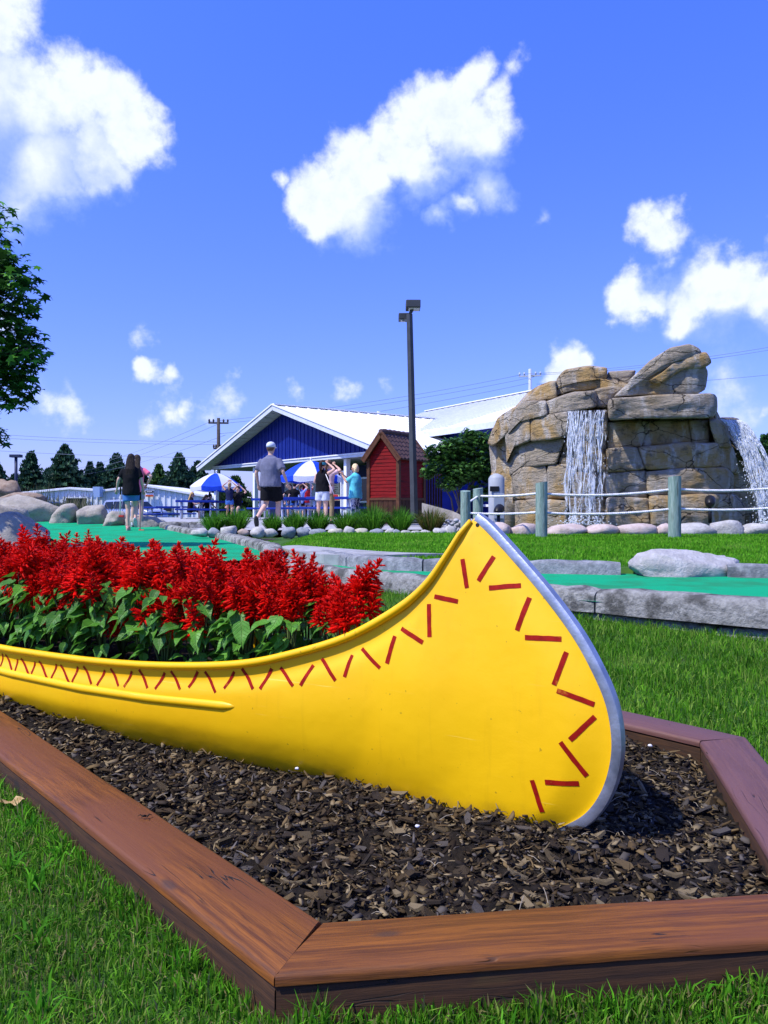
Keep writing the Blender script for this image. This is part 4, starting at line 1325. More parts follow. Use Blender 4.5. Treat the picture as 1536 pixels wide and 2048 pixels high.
def rock_block(pts, proud=0.0, depth=.7, seed=0, bulge=.025, zoom=True, lean=0.0, wet=False):
    pts = [(900 + x / 2.415, 660 + y / 2.415) if zoom else (x, y) for x, y in pts]
    pp = resample([*pts, pts[0]], 57)[:-1]
    for _ in range(1):
        pp = .6 * pp + .2 * np.roll(pp, 1, 0) + .2 * np.roll(pp, -1, 0)
    c_ = pp.mean(0)
    pp = c_ + (pp - c_) * (1 + 1.9 / np.maximum(20, np.linalg.norm(pp - c_, axis=1)))[:, None]
    for _ in range(0):
        pp = .5 * pp + .25 * np.roll(pp, 1, 0) + .25 * np.roll(pp, -1, 0)
    c = pp.mean(0)
    span = (pp.max(0) - pp.min(0))
    ymin, ymax = pp[:, 1].min(), pp[:, 1].max()
    rings = []
    size = min(span) * 13.5 / F / 2
    specs = [(1.0, depth), (1.0, depth * .45)] + [(1.0, .075), (1 - .012 / size * .5, .034), (1 - .03 / size * .6, .012), (1 - .06 / size * .7, .0)]
    last = specs[-1][0]
    specs += [(last * k, -bulge * (1 - k)) for k in (.86, .7, .54, .38, .22, .08)]
    for sc, dd in specs:
        sc = max(sc, .02)
        ring = []
        for p in pp:
            x, y = c + (p - c) * sc
            d = rock_d(x) - proud * 1.7 + dd + lean * (y - ymin) / max(1, ymax - ymin)
            v = P(x, y, d)
            q_ = v * 1.0 + Vector((seed * 3.7, 0, 0))
            n_ = noise.fractal(q_ * 1.7, 1.0, 2.0, 4) * .055 + noise.fractal(Vector((q_.x * 2, q_.y * 2, q_.z * 8)), 1.0, 2.0, 3) * .022
            if dd < .3: v.y -= n_
            v.x += .02 * noise.noise(q_ * 2.3); v.z += .02 * noise.noise(q_ * 2.1 + Vector((5, 5, 5)))
            ring.append(v)
        rings.append(ring)
    o = MB().loft(rings).build('rock_ledge', m_rockw if wet else m_rock, rock, smooth=True, sharp=60)
    return o
BL = [
 ([(318,826),(465,820),(562,828),(562,958),(318,958)], .05), ([(566,815),(750,815),(750,958),(566,958)], 0), ([(754,812),(958,812),(962,960),(754,960)], .05), ([(968,800),(1380,795),(1412,842),(1420,958),(970,960)], .10),
 ([(302,692),(332,668),(462,655),(468,700),(464,815),(308,815)], 0), ([(472,655),(578,650),(578,812),(470,815)], -.02), ([(582,690),(750,690),(750,810),(582,810)], -.05), ([(755,692),(945,682),(950,780),(955,805),(754,808)], 0), ([(952,680),(1330,665),(1366,692),(1362,790),(960,798)], .06),
 ([(298,568),(380,540),(555,522),(515,648),(330,663),(290,702)], 0), ([(560,522),(752,520),(752,688),(522,650)], -.04), ([(756,580),(903,568),(942,670),(756,688)], .05), ([(908,565),(1150,546),(1290,546),(1306,662),(948,672)], .05),
 ([(268,512),(330,442),(392,428),(386,535),(300,566),(276,640)], .09), ([(394,428),(568,396),(576,480),(560,515),(390,535)], .10), ([(762,446),(943,440),(928,560),(762,575)], -.08), ([(948,440),(1148,440),(1163,545),(928,558)], -.10), ([(1152,440),(1246,440),(1246,545),(1168,548)], -.12), ([(572,402),(756,386),(758,518),(566,518)], -.02),
 ([(766,336),(1000,318),(1250,304),(1286,312),(1288,400),(1270,424),(980,424),(768,438)], .24),
 ([(466,346),(600,302),(700,292),(705,370),(580,392),(470,410)], .06), ([(308,402),(350,350),(462,342),(466,410),(330,442),(278,505)], .12),
 ([(352,352),(440,272),(510,250),(512,330),(400,346)], -.05), ([(504,322),(520,236),(560,196),(680,178),(760,182),(750,272),(600,294)], -.15), ([(750,262),(772,202),(892,195),(872,262),(752,275)], -.25), ([(700,294),(760,278),(872,262),(800,330),(772,372),(708,372)], -.12),
 ([(790,328),(870,252),(985,185),(1100,135),(1215,150),(1240,200),(1230,290),(1190,308),(960,314)], .17), ([(868,240),(960,160),(1060,90),(1155,68),(1204,92),(1215,125),(1100,150),(940,240),(850,300)], .19), ([(960,245),(1100,150),(1180,112),(1235,108),(1258,160),(1225,182),(1130,190),(1000,265)], .21),
 ([(184,545),(230,430),(308,375),(335,382),(292,470),(266,505),(205,560)], .1), ([(192,560),(262,508),(268,640),(205,702)], -.35), ([(196,700),(268,645),(300,700),(310,958),(262,958),(262,720)], -.2),
 ([(1250,440),(1290,430),(1330,470),(1362,565),(1300,562),(1282,540)], .02), ([(1250,546),(1362,566),(1400,690),(1368,690),(1335,664),(1305,660),(1290,548)], -.06),
 ([(1292,424),(1392,430),(1480,600),(1545,690),(1600,958),(1418,958),(1372,700),(1318,560)], -.35)]
for i, (pts, pr) in enumerate(BL):
    rock_block(pts, pr, seed=i, depth=.9, wet=i in (1, 6, 10, 18, len(BL) - 1))
# solid heart of the rock behind the ledges
def heart():
    out = [(985, 1062), (985, 960), (1000, 850), (1040, 800), (1100, 765), (1180, 745), (1260, 770), (1330, 790), (1425, 800), (1445, 850), (1500, 910), (1540, 950), (1560, 1062)]
    rings = []
    for k, (sc, dd) in enumerate([(.97, .18), (1.0, .6), (1.0, 1.6), (.97, 2.6), (.85, 3.3), (.5, 3.6)]):
        ring = []
        for x, y in resample(out + [out[0]], 60)[:-1]:
            x2, y2 = 1260 + (x - 1260) * sc, 1062 + (y - 1062) * sc
            v = P(x2, y2, rock_d(x2) + dd)
            v += Vector((noise.noise(v * 1.4), noise.noise(v * 1.5 + Vector((3, 3, 3))), noise.noise(v * 1.6 + Vector((7, 1, 2))))) * .10
            ring.append(v)
        rings.append(ring)
    o = MB().loft(rings).build('rock_core', m_rock, rock, smooth=True)
heart()
# falling water
def water_mat():
    m = bpy.data.materials.new('falling_water'); m.use_nodes = True
    t = m.node_tree; t.nodes.clear(); q = NT(t)
    b = q.n('ShaderNodeBsdfPrincipled', i={'Base Color': (.93, .96, .98, 1), 'Roughness': .3, 'Specular IOR Level': .6})
    tr = q.n('ShaderNodeBsdfTranslucent', i={0: (.85, .9, .95, 1)})
    tp = q.n('ShaderNodeBsdfTransparent')
    mx = q.n('ShaderNodeMixShader', i={0: .4, 1: b.outputs[0], 2: tr.outputs[0]})
    nz = q.n('ShaderNodeTexNoise', i={'Vector': q.n('ShaderNodeMapping', i={0: q.n('ShaderNodeNewGeometry').outputs['Position'], 3: (30, 30, 4)}).outputs[0], 'Scale': 1.0, 'Detail': 5.0}).outputs[0]
    mx2 = q.n('ShaderNodeMixShader', i={0: q.ramp(nz, .36, .60, .35, 1.0), 1: tp.outputs[0], 2: mx.outputs[0]})
    o = q.n('ShaderNodeOutputMaterial'); t.links.new(mx2.outputs[0], o.inputs[0])
    return m
m_wat = water_mat()
def film_mat():
    m = bpy.data.materials.new('water_film'); m.use_nodes = True
    t = m.node_tree; t.nodes.clear(); q = NT(t)
    pos = q.n('ShaderNodeNewGeometry').outputs['Position']
    wv = q.n('ShaderNodeTexNoise', i={'Vector': pos, 'Scale': 5.0, 'Detail': 3.0}).outputs['Color']
    wv = q.n('ShaderNodeVectorMath', operation='MULTIPLY', i={0: wv, 1: (1.6, 1.6, .8)}).outputs[0]
    vec = q.n('ShaderNodeVectorMath', operation='ADD', i={0: q.n('ShaderNodeMapping', i={0: pos, 3: (17, 4, 2.3)}).outputs[0], 1: wv}).outputs[0]
    nz = q.n('ShaderNodeTexNoise', i={'Vector': vec, 'Scale': 1.0, 'Detail': 7.0, 'Roughness': .68}).outputs[0]
    b = q.n('ShaderNodeBsdfPrincipled', i={'Base Color': (.93, .96, .98, 1), 'Roughness': .25, 'Specular IOR Level': .5})
    tr = q.n('ShaderNodeBsdfTranslucent', i={0: (.9, .94, .97, 1)})
    mx = q.n('ShaderNodeMixShader', i={0: .4, 1: b.outputs[0], 2: tr.outputs[0]})
    tp = q.n('ShaderNodeBsdfTransparent')
    mx2 = q.n('ShaderNodeMixShader', i={0: q.ramp(nz, .51, .64, .02, .95), 1: tp.outputs[0], 2: mx.outputs[0]})
    o = q.n('ShaderNodeOutputMaterial'); t.links.new(mx2.outputs[0], o.inputs[0])
    return m
m_film = film_mat()
def cascade(name, label, n, top, bottom, front, arc, wid, rs, spread):
    film = MB()
    for layer in range(2):
        rows = []
        for a in range(41):
            f = a / 40
            row = []
            for c in range(19):
                u = c / 18
                if spread > .2: u = .5 + (u - .5) * (1.05 - .35 * f) * (1 + .35 * noise.noise(Vector((f * 5, layer * 4 + (0 if c < 9 else 7), 1)))) + (.16 if layer else -.14) * f
                x0, y0 = top[0][0] + (top[1][0] - top[0][0]) * u, top[0][1] + (top[1][1] - top[0][1]) * u
                x1, y1 = bottom[0][0] + (bottom[1][0] - bottom[0][0]) * u, bottom[0][1] + (bottom[1][1] - bottom[0][1]) * u
                x = x0 + (x1 - x0) * f + arc * f ** .55 + 5 * noise.noise(Vector((u * 3, f * 4, layer * 9)))
                y = y0 + (y1 - y0) * f
                row.append(P(x, y, front(x, f) + .02 - .07 * layer + .05 * noise.noise(Vector((u * 6, f * 5, layer * 5 + 2)))))
            rows.append(row)
        film.loft(rows, cap=False, closed=False)
    mb = MB()
    for i in range(n):
        u = rs.random()
        x0, y0 = top[0][0] + (top[1][0] - top[0][0]) * u, top[0][1] + (top[1][1] - top[0][1]) * u
        u2 = min(1, max(0, u + rs.uniform(-spread, spread)))
        # gather the strands into a few braids as they fall
        u2 = .3 * u2 + .7 * [.08, .30, .42, .62, .93][min(4, int(u2 * 5))]
        x1, y1 = bottom[0][0] + (bottom[1][0] - bottom[0][0]) * u2, bottom[0][1] + (bottom[1][1] - bottom[0][1]) * u2
        f0 = rs.random() ** 1.7 * .8 if rs.random() < .55 else 0
        f1 = min(1, f0 + rs.uniform(.15, .75))
        pts = []; rad = []
        m = 16
        ph = rs.uniform(0, 6)
        for k in range(m + 1):
            f = f0 + (f1 - f0) * k / m
            x = x0 + (x1 - x0) * f ** .6 + 5 * math.sin(f * 7 + ph) * f + 1.6 * math.sin(f * 17 + ph * 2)
            y = y0 + (y1 - y0) * f
            xx = x + arc * f ** .55
            d = front(xx, f) - rs.uniform(.0, .05)
            pts.append(P(xx, y, d))
            rad.append((.35 + 1.3 * max(0, noise.noise(Vector((ph * 3, f * 9, i))) + .35)) * wid * (1 - .4 * f) * min(1, k / 2 + .2, (m - k) / 2 + .1))
        mb.tube(pts, rad, 5, flat=.6)
    for i in range(n * 5):                     # droplets and splash
        u = rs.random(); f = rs.random() ** .6
        x0, y0 = top[0][0] + (top[1][0] - top[0][0]) * u, top[0][1] + (top[1][1] - top[0][1]) * u
        x1, y1 = bottom[0][0] + (bottom[1][0] - bottom[0][0]) * u, bottom[0][1] + (bottom[1][1] - bottom[0][1]) * u
        x = x0 + (x1 - x0) * f + arc * f ** .55 + rs.gauss(0, 5 + 10 * f); y = y0 + (y1 - y0) * f
        r_ = wid * rs.uniform(.25, .7)
        mb.ell(P(x, y, front(x, f) - rs.uniform(.02, .16)), (r_, r_, r_ * rs.uniform(1, 2.5)), 5, 4)
    for i in range(n * 2):                     # foam where it lands
        u = rs.random()
        x1, y1 = bottom[0][0] + (bottom[1][0] - bottom[0][0]) * u + arc, bottom[0][1] - abs(rs.gauss(0, 9))
        r_ = wid * rs.uniform(.5, 1.5)
        mb.ell(P(x1 + rs.gauss(0, 10), y1, front(x1, 1) - rs.uniform(.05, .25)), (r_, r_, r_ * .8), 5, 4)
    root = thing(name, label, 'waterfall', tuple(P(bottom[0][0] + arc, bottom[0][1], front(bottom[0][0], 1))))
    mb.build('strands', m_wat, root, smooth=True, fix=False)
    film.build('water_sheet', m_film, root, smooth=True, fix=False)
    return root
cascade('cascade', 'thin white water tumbling over the middle rock ledges', 70, [(1136, 822), (1210, 820)], [(1126, 1050), (1204, 1052)], lambda x, f: rock_d(x) - .26 - .12 * f, 0, .0105, random.Random(3), .3)
cascade('cascade', 'broad white cascade pouring off the right side of the rock', 150, [(1438, 838), (1478, 840)], [(1462, 1052), (1520, 1052)], lambda x, f: 13.6 - .35 * f ** .5, 62, .0125, random.Random(4), .12)
# pinkish foot stones and the pool edge
m_pink = M('pink_stone', (.42, .33, .29), (.52, .44, .40), sc=8, rough=.9, c3=(.36, .34, .32), sc3=3, bump=.6, bsc=30)
for i, (px, w, h, c) in enumerate([(1000, 20, 15, 'p'), (1046, 28, 14, 'p'), (1136, 40, 14, 'p'), (1204, 31, 13, 'p'), (1272, 42, 13, 'p'), (1330, 20, 14, 'p'), (1388, 40, 15, 'g'), (1450, 38, 22, 'g'), (1512, 34, 14, 'g'), (1572, 30, 14, 'g')]):
    p = P(px, 1062, 11.9); k = 11.9 / F
    boulder('edge_stone', (p.x, p.y, p.z), (w * k * 1.05, .2, h * k * 1.1), 90 + i, m_pink if c == 'p' else m_bould2,
            ('pinkish' if c == 'p' else 'pale grey') + f' foot stone at the base of the waterfall, {ordn[i] if i < 9 else "last"} from the left', 'stone', 'stones at the foot of the waterfall', nu=18, nv=10, amp=.15)
# black floodlights in front of the rock
m_blk = M('black_metal', (.012, .012, .013), rough=.4)
for px, py, d, s, lb in [(1420, 1004, 12.2, 1.0, 'black floodlight on a short stake before the right half of the rock'), (997, 1021, 12.2, .95, 'black floodlight low beside the canoe tip')]:
    b = P(px, py + 42, d)
    root = thing('floodlight', lb, 'floodlight', tuple(b), 'floodlights aimed at the rock')
    h = P(px, py, d)
    MB().tube([b, Vector((b.x, b.y, h.z - .06 * s))], .028 * s, 8).build('stake', m_blk, root, smooth=True)
    mb = MB()
    ax = Vector((.35, .8, .35)).normalized()
    mb.tube([h - ax * .10 * s, h - ax * .06 * s, h, h + ax * .09 * s], [.035 * s, .068 * s, .078 * s, .08 * s], 14)
    mb.build('lamp_housing', m_blk, root, smooth=True, sharp=50)
    MB().tube([h + ax * .09 * s, h + ax * .096 * s], .072 * s, 14).build('lens', M('lamp_glass', (.3, .32, .34), rough=.1), root)
# white canister behind the left posts
p = P(993, 1062, 13.2)
root = thing('utility_canister', 'pale grey domed canister standing left of the waterfall rock', 'canister', tuple(p))
k = 13.2 / F
m_can = M('canister_paint', (.30, .32, .34), (.36, .38, .40), sc=4, rough=.5)
MB().tube([p, p + Vector((0, 0, 105 * k)), p + Vector((0, 0, 111 * k)), p + Vector((0, 0, 115 * k))], [16 * k, 16 * k, 12 * k, 3 * k], 18).build('tank', m_can, root, smooth=True, sharp=40)
MB().box(p + Vector((.02, -17 * k, 50 * k)), (20 * k, .03, 50 * k)).build('access_panel', M('panel_blue', (.30, .34, .38), rough=.5), root, bevel=.004)
MB().box(p + Vector((-.05, -15 * k, 84 * k)), (18 * k, .04, 10 * k)).build('label_band', m_blk, root, bevel=.002)

# ================================================================== SNACK BAR BUILDING
m_blue = M('blue_metal', (.004, .015, .165), (.006, .020, .20), sc=3, rough=.45)
m_white = M('white_paint', (.72, .74, .76), (.80, .81, .82), sc=4, rough=.5)
m_fascia = M('fascia_metal', (.52, .56, .62), (.60, .64, .70), sc=4, rough=.45)
m_roof = M('white_metal_roof', (.74, .76, .77), (.82, .83, .84), sc=3, rough=.45)
m_soff = M('soffit', (.42, .46, .50), (.48, .52, .56), sc=5, rough=.6)
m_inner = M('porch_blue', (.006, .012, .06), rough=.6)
m_door = M('door_grey', (.50, .54, .60), rough=.5)
m_glass = M('window_glass', (.012, .018, .028), rough=.12, spec=.3)

O1 = Vector((.30, 31.0, 0)); E1 = Vector((-.6, .8, 0)); E2 = Vector((.8, .6, 0))
def B1(a, b, z): return O1 + E1 * a + E2 * b + Vector((0, 0, z))
def a_at(px, b):                              # gable coordinate that shows at column px
    k = (px - 768) / F
    return (k * (O1.y + E2.y * b) - O1.x - E2.x * b) / (E1.x - k * E1.y)
WID, EAVE, PEAK = 16.2, 2.92, 5.35
slope = (PEAK - EAVE) / (WID / 2)
bar = thing('snack_bar', 'blue gabled snack bar with a white metal roof and an open porch', 'building', tuple(B1(WID / 2, 3, .25)))
def zr(a): return EAVE + slope * (WID / 2 - abs(a - WID / 2))
# gable wall: vertical ribbed sheets, one part each
nsh = 16
for i in range(nsh):
    a0, a1 = WID * i / nsh + .012, WID * (i + 1) / nsh - .012
    mb = MB()
    am = [a0, a1] if not (a0 < WID / 2 < a1) else [a0, WID / 2, a1]
    poly = [B1(a, 0, EAVE) for a in (a0, a1)] + [B1(a, 0, zr(a) - .02) for a in am[::-1]]
    mb.prism(poly, E2 * .06)
    for k in range(3):
        a = a0 + (a1 - a0) * (k + .5) / 3
        mb.beam(B1(a, -.012, EAVE + .01), B1(a, -.012, zr(a) - .1), .05, .03, up=E2)
    mb.build('gable_panel', m_blue, bar)
# roof: two slopes of standing-seam sheets
LEN, OV = 17.0, .75
for sgn in (0, 1):
    def ra(u): return (WID / 2 + (WID / 2 + .45) * u) if sgn else (WID / 2 - (WID / 2 + .45) * u)
    def rz(u): return PEAK + .10 - slope * (WID / 2 + .45) * u
    mb = MB()
    mb.prism([B1(ra(0), -OV, rz(0)), B1(ra(1), -OV, rz(1)), B1(ra(1), LEN, rz(1)), B1(ra(0), LEN, rz(0))], (0, 0, .06))
    sl = mb.build('roof_slope', m_roof, bar)
    n = 30
    sm = MB()
    for k in range(n + 1):
        b = -OV + (LEN + OV) * k / n
        sm.beam(B1(ra(0.0), b, rz(0) + .075), B1(ra(1), b, rz(1) + .075), .05, .035)
    sm.build('seam', m_roof, sl)
    # verge trim, soffit boards under the overhang
    f = MB()
    f.beam(B1(ra(0), -OV - .03, rz(0) - .06), B1(ra(1), -OV - .03, rz(1) - .06), .05, .22, up=(0, 0, 1))
    f.build('fascia', m_fascia, bar)
    f = MB()
    f.beam(B1(ra(0), -OV - .07, rz(0) + .09), B1(ra(1), -OV - .07, rz(1) + .09), .05, .06)
    f.build('verge_trim', m_white, bar)
    nb = 16
    for k in range(nb):
        u0, u1 = k / nb + .004, (k + 1) / nb - .004
        s = MB()
        s.prism([B1(ra(u0), -OV, rz(u0) - .10), B1(ra(u1), -OV, rz(u1) - .10), B1(ra(u1), 0, rz(u1) - .10), B1(ra(u0), 0, rz(u0) - .10)], (0, 0, .025))
        s.build('soffit_board', m_soff, bar)
cap = MB()
cap.beam(B1(WID / 2, -OV - .05, PEAK + .2), B1(WID / 2, LEN, PEAK + .2), .3, .05)
cap.build('ridge_cap', m_white, bar)
# porch: beam, ceiling, side walls, columns
MB().beam(B1(0, -.04, EAVE - .02), B1(WID, -.04, EAVE - .02), .14, .16).build('porch_beam', m_fascia, bar)
MB().beam(B1(0, -.13, EAVE + .05), B1(WID, -.13, EAVE + .05), .04, .05).build('trim', m_white, bar)
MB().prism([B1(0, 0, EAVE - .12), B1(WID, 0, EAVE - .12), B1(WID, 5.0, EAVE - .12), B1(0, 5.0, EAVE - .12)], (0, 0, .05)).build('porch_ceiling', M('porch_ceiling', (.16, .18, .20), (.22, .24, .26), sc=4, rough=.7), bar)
for px in (433, 511, 694):
    a = a_at(px, .2)
    p = B1(a, .2, .22)
    MB().box((p.x, p.y, (.22 + EAVE - .12) / 2), (.20, .20, EAVE - .34), rz=math.atan2(E1.y, E1.x)).build('column', m_white, bar)
BW = 4.2
aw = a_at(536, BW)
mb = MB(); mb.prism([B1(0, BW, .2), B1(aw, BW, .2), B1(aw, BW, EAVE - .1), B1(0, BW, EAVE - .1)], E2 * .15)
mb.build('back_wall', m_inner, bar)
mb = MB(); mb.prism([B1(aw, BW + .15, .2), B1(aw, 12, .2), B1(aw, 12, EAVE + .3), B1(aw, BW + .15, EAVE + .3)], E1 * .12)
mb.build('side_wall', m_white, bar)
mb = MB(); mb.prism([B1(.02, .06, .2), B1(.02, LEN - .4, .2), B1(.02, LEN - .4, EAVE - .08), B1(.02, .06, EAVE - .08)], E1 * .12)
mb.build('side_wall', m_blue, bar)
def wall_rect(px0, px1, z0, z1, b, mat, name, parent=bar, th=.06, fr=None):
    a0, a1 = a_at(px0, b), a_at(px1, b)
    mb = MB(); mb.prism([B1(a0, b, z0), B1(a1, b, z0), B1(a1, b, z1), B1(a0, b, z1)], E2 * th)
    o = mb.build(name, mat, parent)
    if fr:
        f = MB(); w = .09
        for (p, q) in ((B1(a0, b - .02, z0), B1(a1, b - .02, z0)), (B1(a0, b - .02, z1), B1(a1, b - .02, z1)), (B1(a0, b - .02, z0), B1(a0, b - .02, z1)), (B1(a1, b - .02, z0), B1(a1, b - .02, z1))):
            f.beam(p, q, .06, w, up=E2 if abs(p.z - q.z) > .1 else (0, 0, 1))
        f.build('frame', fr, o)
    return o
wall_rect(572, 603, .25, 2.15, BW - .06, m_door, 'door', fr=m_white)
wall_rect(618, 652, .9, 2.1, BW - .06, m_door, 'window', fr=m_white)
wall_rect(684, 706, .25, 2.3, .6, m_door, 'door', fr=m_white)
wall_rect(720, 752, 1.0, 2.1, 2.4, m_glass, 'window', fr=m_white)
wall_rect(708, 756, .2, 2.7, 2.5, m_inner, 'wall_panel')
mbp = M('menu_cream', (.46, .38, .20), (.52, .44, .25), sc=6, rough=.6)
mn = wall_rect(662, 679, 1.05, 2.05, .9, mbp, 'menu_board', th=.05)
ink = M('menu_ink', (.03, .025, .02), rough=.7); redink = M('menu_red', (.5, .02, .02), rough=.6)
a0, a1 = a_at(664, .88), a_at(677, .88)
for k in range(9):
    z = 1.97 - k * .085
    e = a0 + (a1 - a0) * (.55 + .4 * ((k * 37) % 10) / 10)
    MB().prism([B1(a0, .89, z), B1(e, .89, z), B1(e, .89, z + .022), B1(a0, .89, z + .022)], E2 * .006).build('printed_line', ink, mn)
MB().prism([B1(a0, .885, 1.08), B1(a1, .885, 1.08), B1(a1, .885, 1.17), B1(a0, .885, 1.17)], E2 * .006).build('printed_banner', redink, mn)
# vent pipe behind the ridge
p = B1(WID / 2, 7.2, PEAK)
tag(MB().tube([P(757, 850, 43.5), P(757, 823, 43.5)], .09, 12).build('vent_pipe', m_white, smooth=True, sharp=40), 'thin white vent pipe rising above the snack bar roof ridge', 'pipe')

# ------------------------------------------------------------------ second wing
wing = thing('rear_hall', 'blue hall with a wide white metal roof behind the shrub and the rock', 'building', (7.5, 36, .2))
R1 = Vector((2.9, 53.5, 0)); EE = Vector((.5, -.866, 0)); NN = Vector((-.866, -.5, 0))
def B2p(s, w, z): return R1 + EE * s + NN * w + Vector((0, 0, z))
LN, HW, RZ, EZ = 20.5, 9.6, 7.1, 4.15
for sg in (1, -1):
    hw_ = HW if sg > 0 else -3.0; ez_ = EZ if sg > 0 else RZ - 1.0
    mb = MB(); mb.prism([B2p(0, 0, RZ), B2p(0, hw_, ez_), B2p(LN if sg > 0 else LN - 4.5, hw_, ez_), B2p(LN - 4, 0, RZ)], (0, 0, .08))
    sl = mb.build('roof_slope', m_roof, wing)
    sm = MB()
    for k in range(26):
        s = (LN - 4.4) * k / 25
        sm.beam(B2p(s, 0, RZ + .10), B2p(s, hw_, ez_ + .10), .05, .035)
    sm.build('seam', m_roof, sl)
    MB().beam(B2p(0, hw_, ez_ - .1), B2p(LN if sg > 0 else LN - 4.5, hw_, ez_ - .1), .06, .26).build('fascia', m_fascia, wing)
MB().beam(B2p(-.1, 0, RZ + .14), B2p(LN - 4, 0, RZ + .14), .35, .05).build('ridge_cap', m_white, wing)
mb = MB(); mb.prism([B2p(.4, HW - .8, .0), B2p(LN, HW - .8, .0), B2p(LN, HW - .8, EZ + .15), B2p(.4, HW - .8, EZ + .15)], NN * -.2); mb.build('wall', m_blue, wing)
for s0 in (.4, LN - 4.7):
    mb = MB(); mb.prism([B2p(s0, HW - 1, 0), B2p(s0, -2.8, 0), B2p(s0, -2.8, RZ - 1.1), B2p(s0, 0, RZ - .1), B2p(s0, HW - 1, EZ + .2)], EE * .2); mb.build('gable_wall', m_blue, wing)
for k in range(7):
    s = 4.2 + k * 1.45
    o = MB().prism([B2p(s, HW - .78, 1.0), B2p(s + 1.05, HW - .78, 1.0), B2p(s + 1.05, HW - .78, 2.5), B2p(s, HW - .78, 2.5)], NN * .04).build('window', m_glass, wing)
    f = MB()
    for (s1, z1, s2, z2) in ((0, 1.0, 1.05, 1.0), (0, 2.5, 1.05, 2.5), (0, 1, 0, 2.5), (1.05, 1, 1.05, 2.5), (.52, 1, .52, 2.5)):
        f.beam(B2p(s + s1, HW - .72, z1), B2p(s + s2, HW - .72, z2), .07, .09, up=NN if s1 == s2 else (0, 0, 1))
    f.build('frame', m_white, o)
MB().beam(B2p(.4, HW - .68, .82), B2p(LN, HW - .68, .82), .18, .10).build('ledge', m_white, wing)

# ================================================================== RED SHED
shed = thing('shed', 'small red wooden shed with a brown tiled gable roof beside the lamp post', 'shed', (.2, 20, .33))
m_red = M('barn_red', (.15, .004, .004), (.21, .006, .006), sc=6, spec=.15, rough=.7, stretch=(1, 1, 12), c3=(.075, .003, .003), sc3=2)
m_brn = M('brown_trim', (.075, .030, .014), (.11, .048, .022), sc=8, rough=.7)
m_dkb = M('dark_planks', (.035, .014, .008), (.06, .025, .012), sc=8, rough=.75)
m_tile = M('roof_tile', (.075, .042, .038), (.11, .066, .058), sc=14, rough=.7, rand=.2, bump=.3, bsc=40)
SCn = Vector(((797 - 768) / F * 19.5, 19.5, 0))
SL = Vector(((738 - 768) / F * 20.0, 20.0, 0)); SRr = Vector(((843 - 768) / F * 20.5, 20.5, 0))
SW = (SL - SCn).length; SD = (SRr - SCn).length
e1 = (SL - SCn).normalized(); e2 = (SRr - SCn).normalized()
e2 = (e2 - e1 * e1.dot(e2)).normalized()
def SH(a, b, z): return SCn + e1 * a + e2 * b + Vector((0, 0, z))
SZ0, SZM, SZE, SZP = .33, .98, 1.98, 2.52
for (nm_, f, L, nout) in (('front', lambda s: (s, 0), SW, -e2), ('side', lambda s: (0, s), SD, -e1), ('back', lambda s: (s, SD), SW, e2), ('side', lambda s: (SW, s), SD, e1)):
    gable = nm_ in ('front', 'back')
    top = SZP - .03 if gable else SZE
    nbd = int((top - SZM) / .085)
    for k in range(nbd):
        z0 = SZM + (top - SZM) * k / nbd; z1 = SZM + (top - SZM) * (k + 1) / nbd
        s0, s1 = 0.0, L
        def lim(z):
            if not gable or z <= SZE: return 0
            return (z - SZE) / (SZP - SZE) * L / 2
        l0, l1 = lim(z0), lim(z1)
        if L - 2 * l0 < .05: continue
        q0 = [SH(*f(l0), z0 - .012) + nout * .016, SH(*f(L - l0), z0 - .012) + nout * .016, SH(*f(L - l1), z1) + nout * .003, SH(*f(l1), z1) + nout * .003]
        MB().prism(q0, -nout * .03).build('siding_board', m_red, shed)
    nb = max(4, int(L / .14))
    for k in range(nb):
        MB().prism([SH(*f(L * k / nb + .006), SZ0), SH(*f(L * (k + 1) / nb - .006), SZ0), SH(*f(L * (k + 1) / nb - .006), SZM - .06), SH(*f(L * k / nb + .006), SZM - .06)], nout * .02).build('base_plank', m_dkb, shed)
    MB().beam(SH(*f(0), SZM - .03) + nout * .012, SH(*f(L), SZM - .03) + nout * .012, .05, .06).build('rail', m_brn, shed)
for a, b in ((0, 0), (SW, 0), (0, SD), (SW, SD)):
    p = SH(a, b, 0)
    MB().box((p.x, p.y, (SZ0 + SZE) / 2), (.085, .085, SZE - SZ0), rz=math.atan2(e1.y, e1.x)).build('corner_post', m_brn, shed)
sv = .11
for sg in (0, 1):
    def rp(u, b, dz=0.0):
        a = SW / 2 + (-1 if sg == 0 else 1) * (SW / 2 + sv) * u
        return SH(a, b, SZP + .06 - (SZP - SZE) / (SW / 2) * (SW / 2 + sv) * u + dz)
    MB().prism([rp(0, -.10), rp(1, -.10), rp(1, SD + .10), rp(0, SD + .10)], (0, 0, .03)).build('roof_deck', m_brn, shed)
    for b in (-.12, SD + .12):
        MB().beam(rp(0, b, .0), rp(1, b, .0), .04, .13).build('bargeboard', m_brn, shed)
    rows, colsn = 6, 9
    tl = None
    for r_ in range(rows):
        for c_ in range(colsn):
            b0 = -.14 + (SD + .28) * c_ / colsn; b1 = -.14 + (SD + .28) * (c_ + 1) / colsn - .008
            u0, u1 = r_ / rows, min(1.03, (r_ + 1.25) / rows)
            rings = []
            for k in range(5):
                b = b0 + (b1 - b0) * k / 4
                h = .032 + .030 * math.sin(math.pi * (k / 4)) ** 1.5
                rings.append([rp(u0, b, h), rp(u1, b, h + .022), rp(u1, b, h + .002), rp(u0, b, h - .02)])
            MB().loft(rings).build('roof_tile', m_tile, shed)
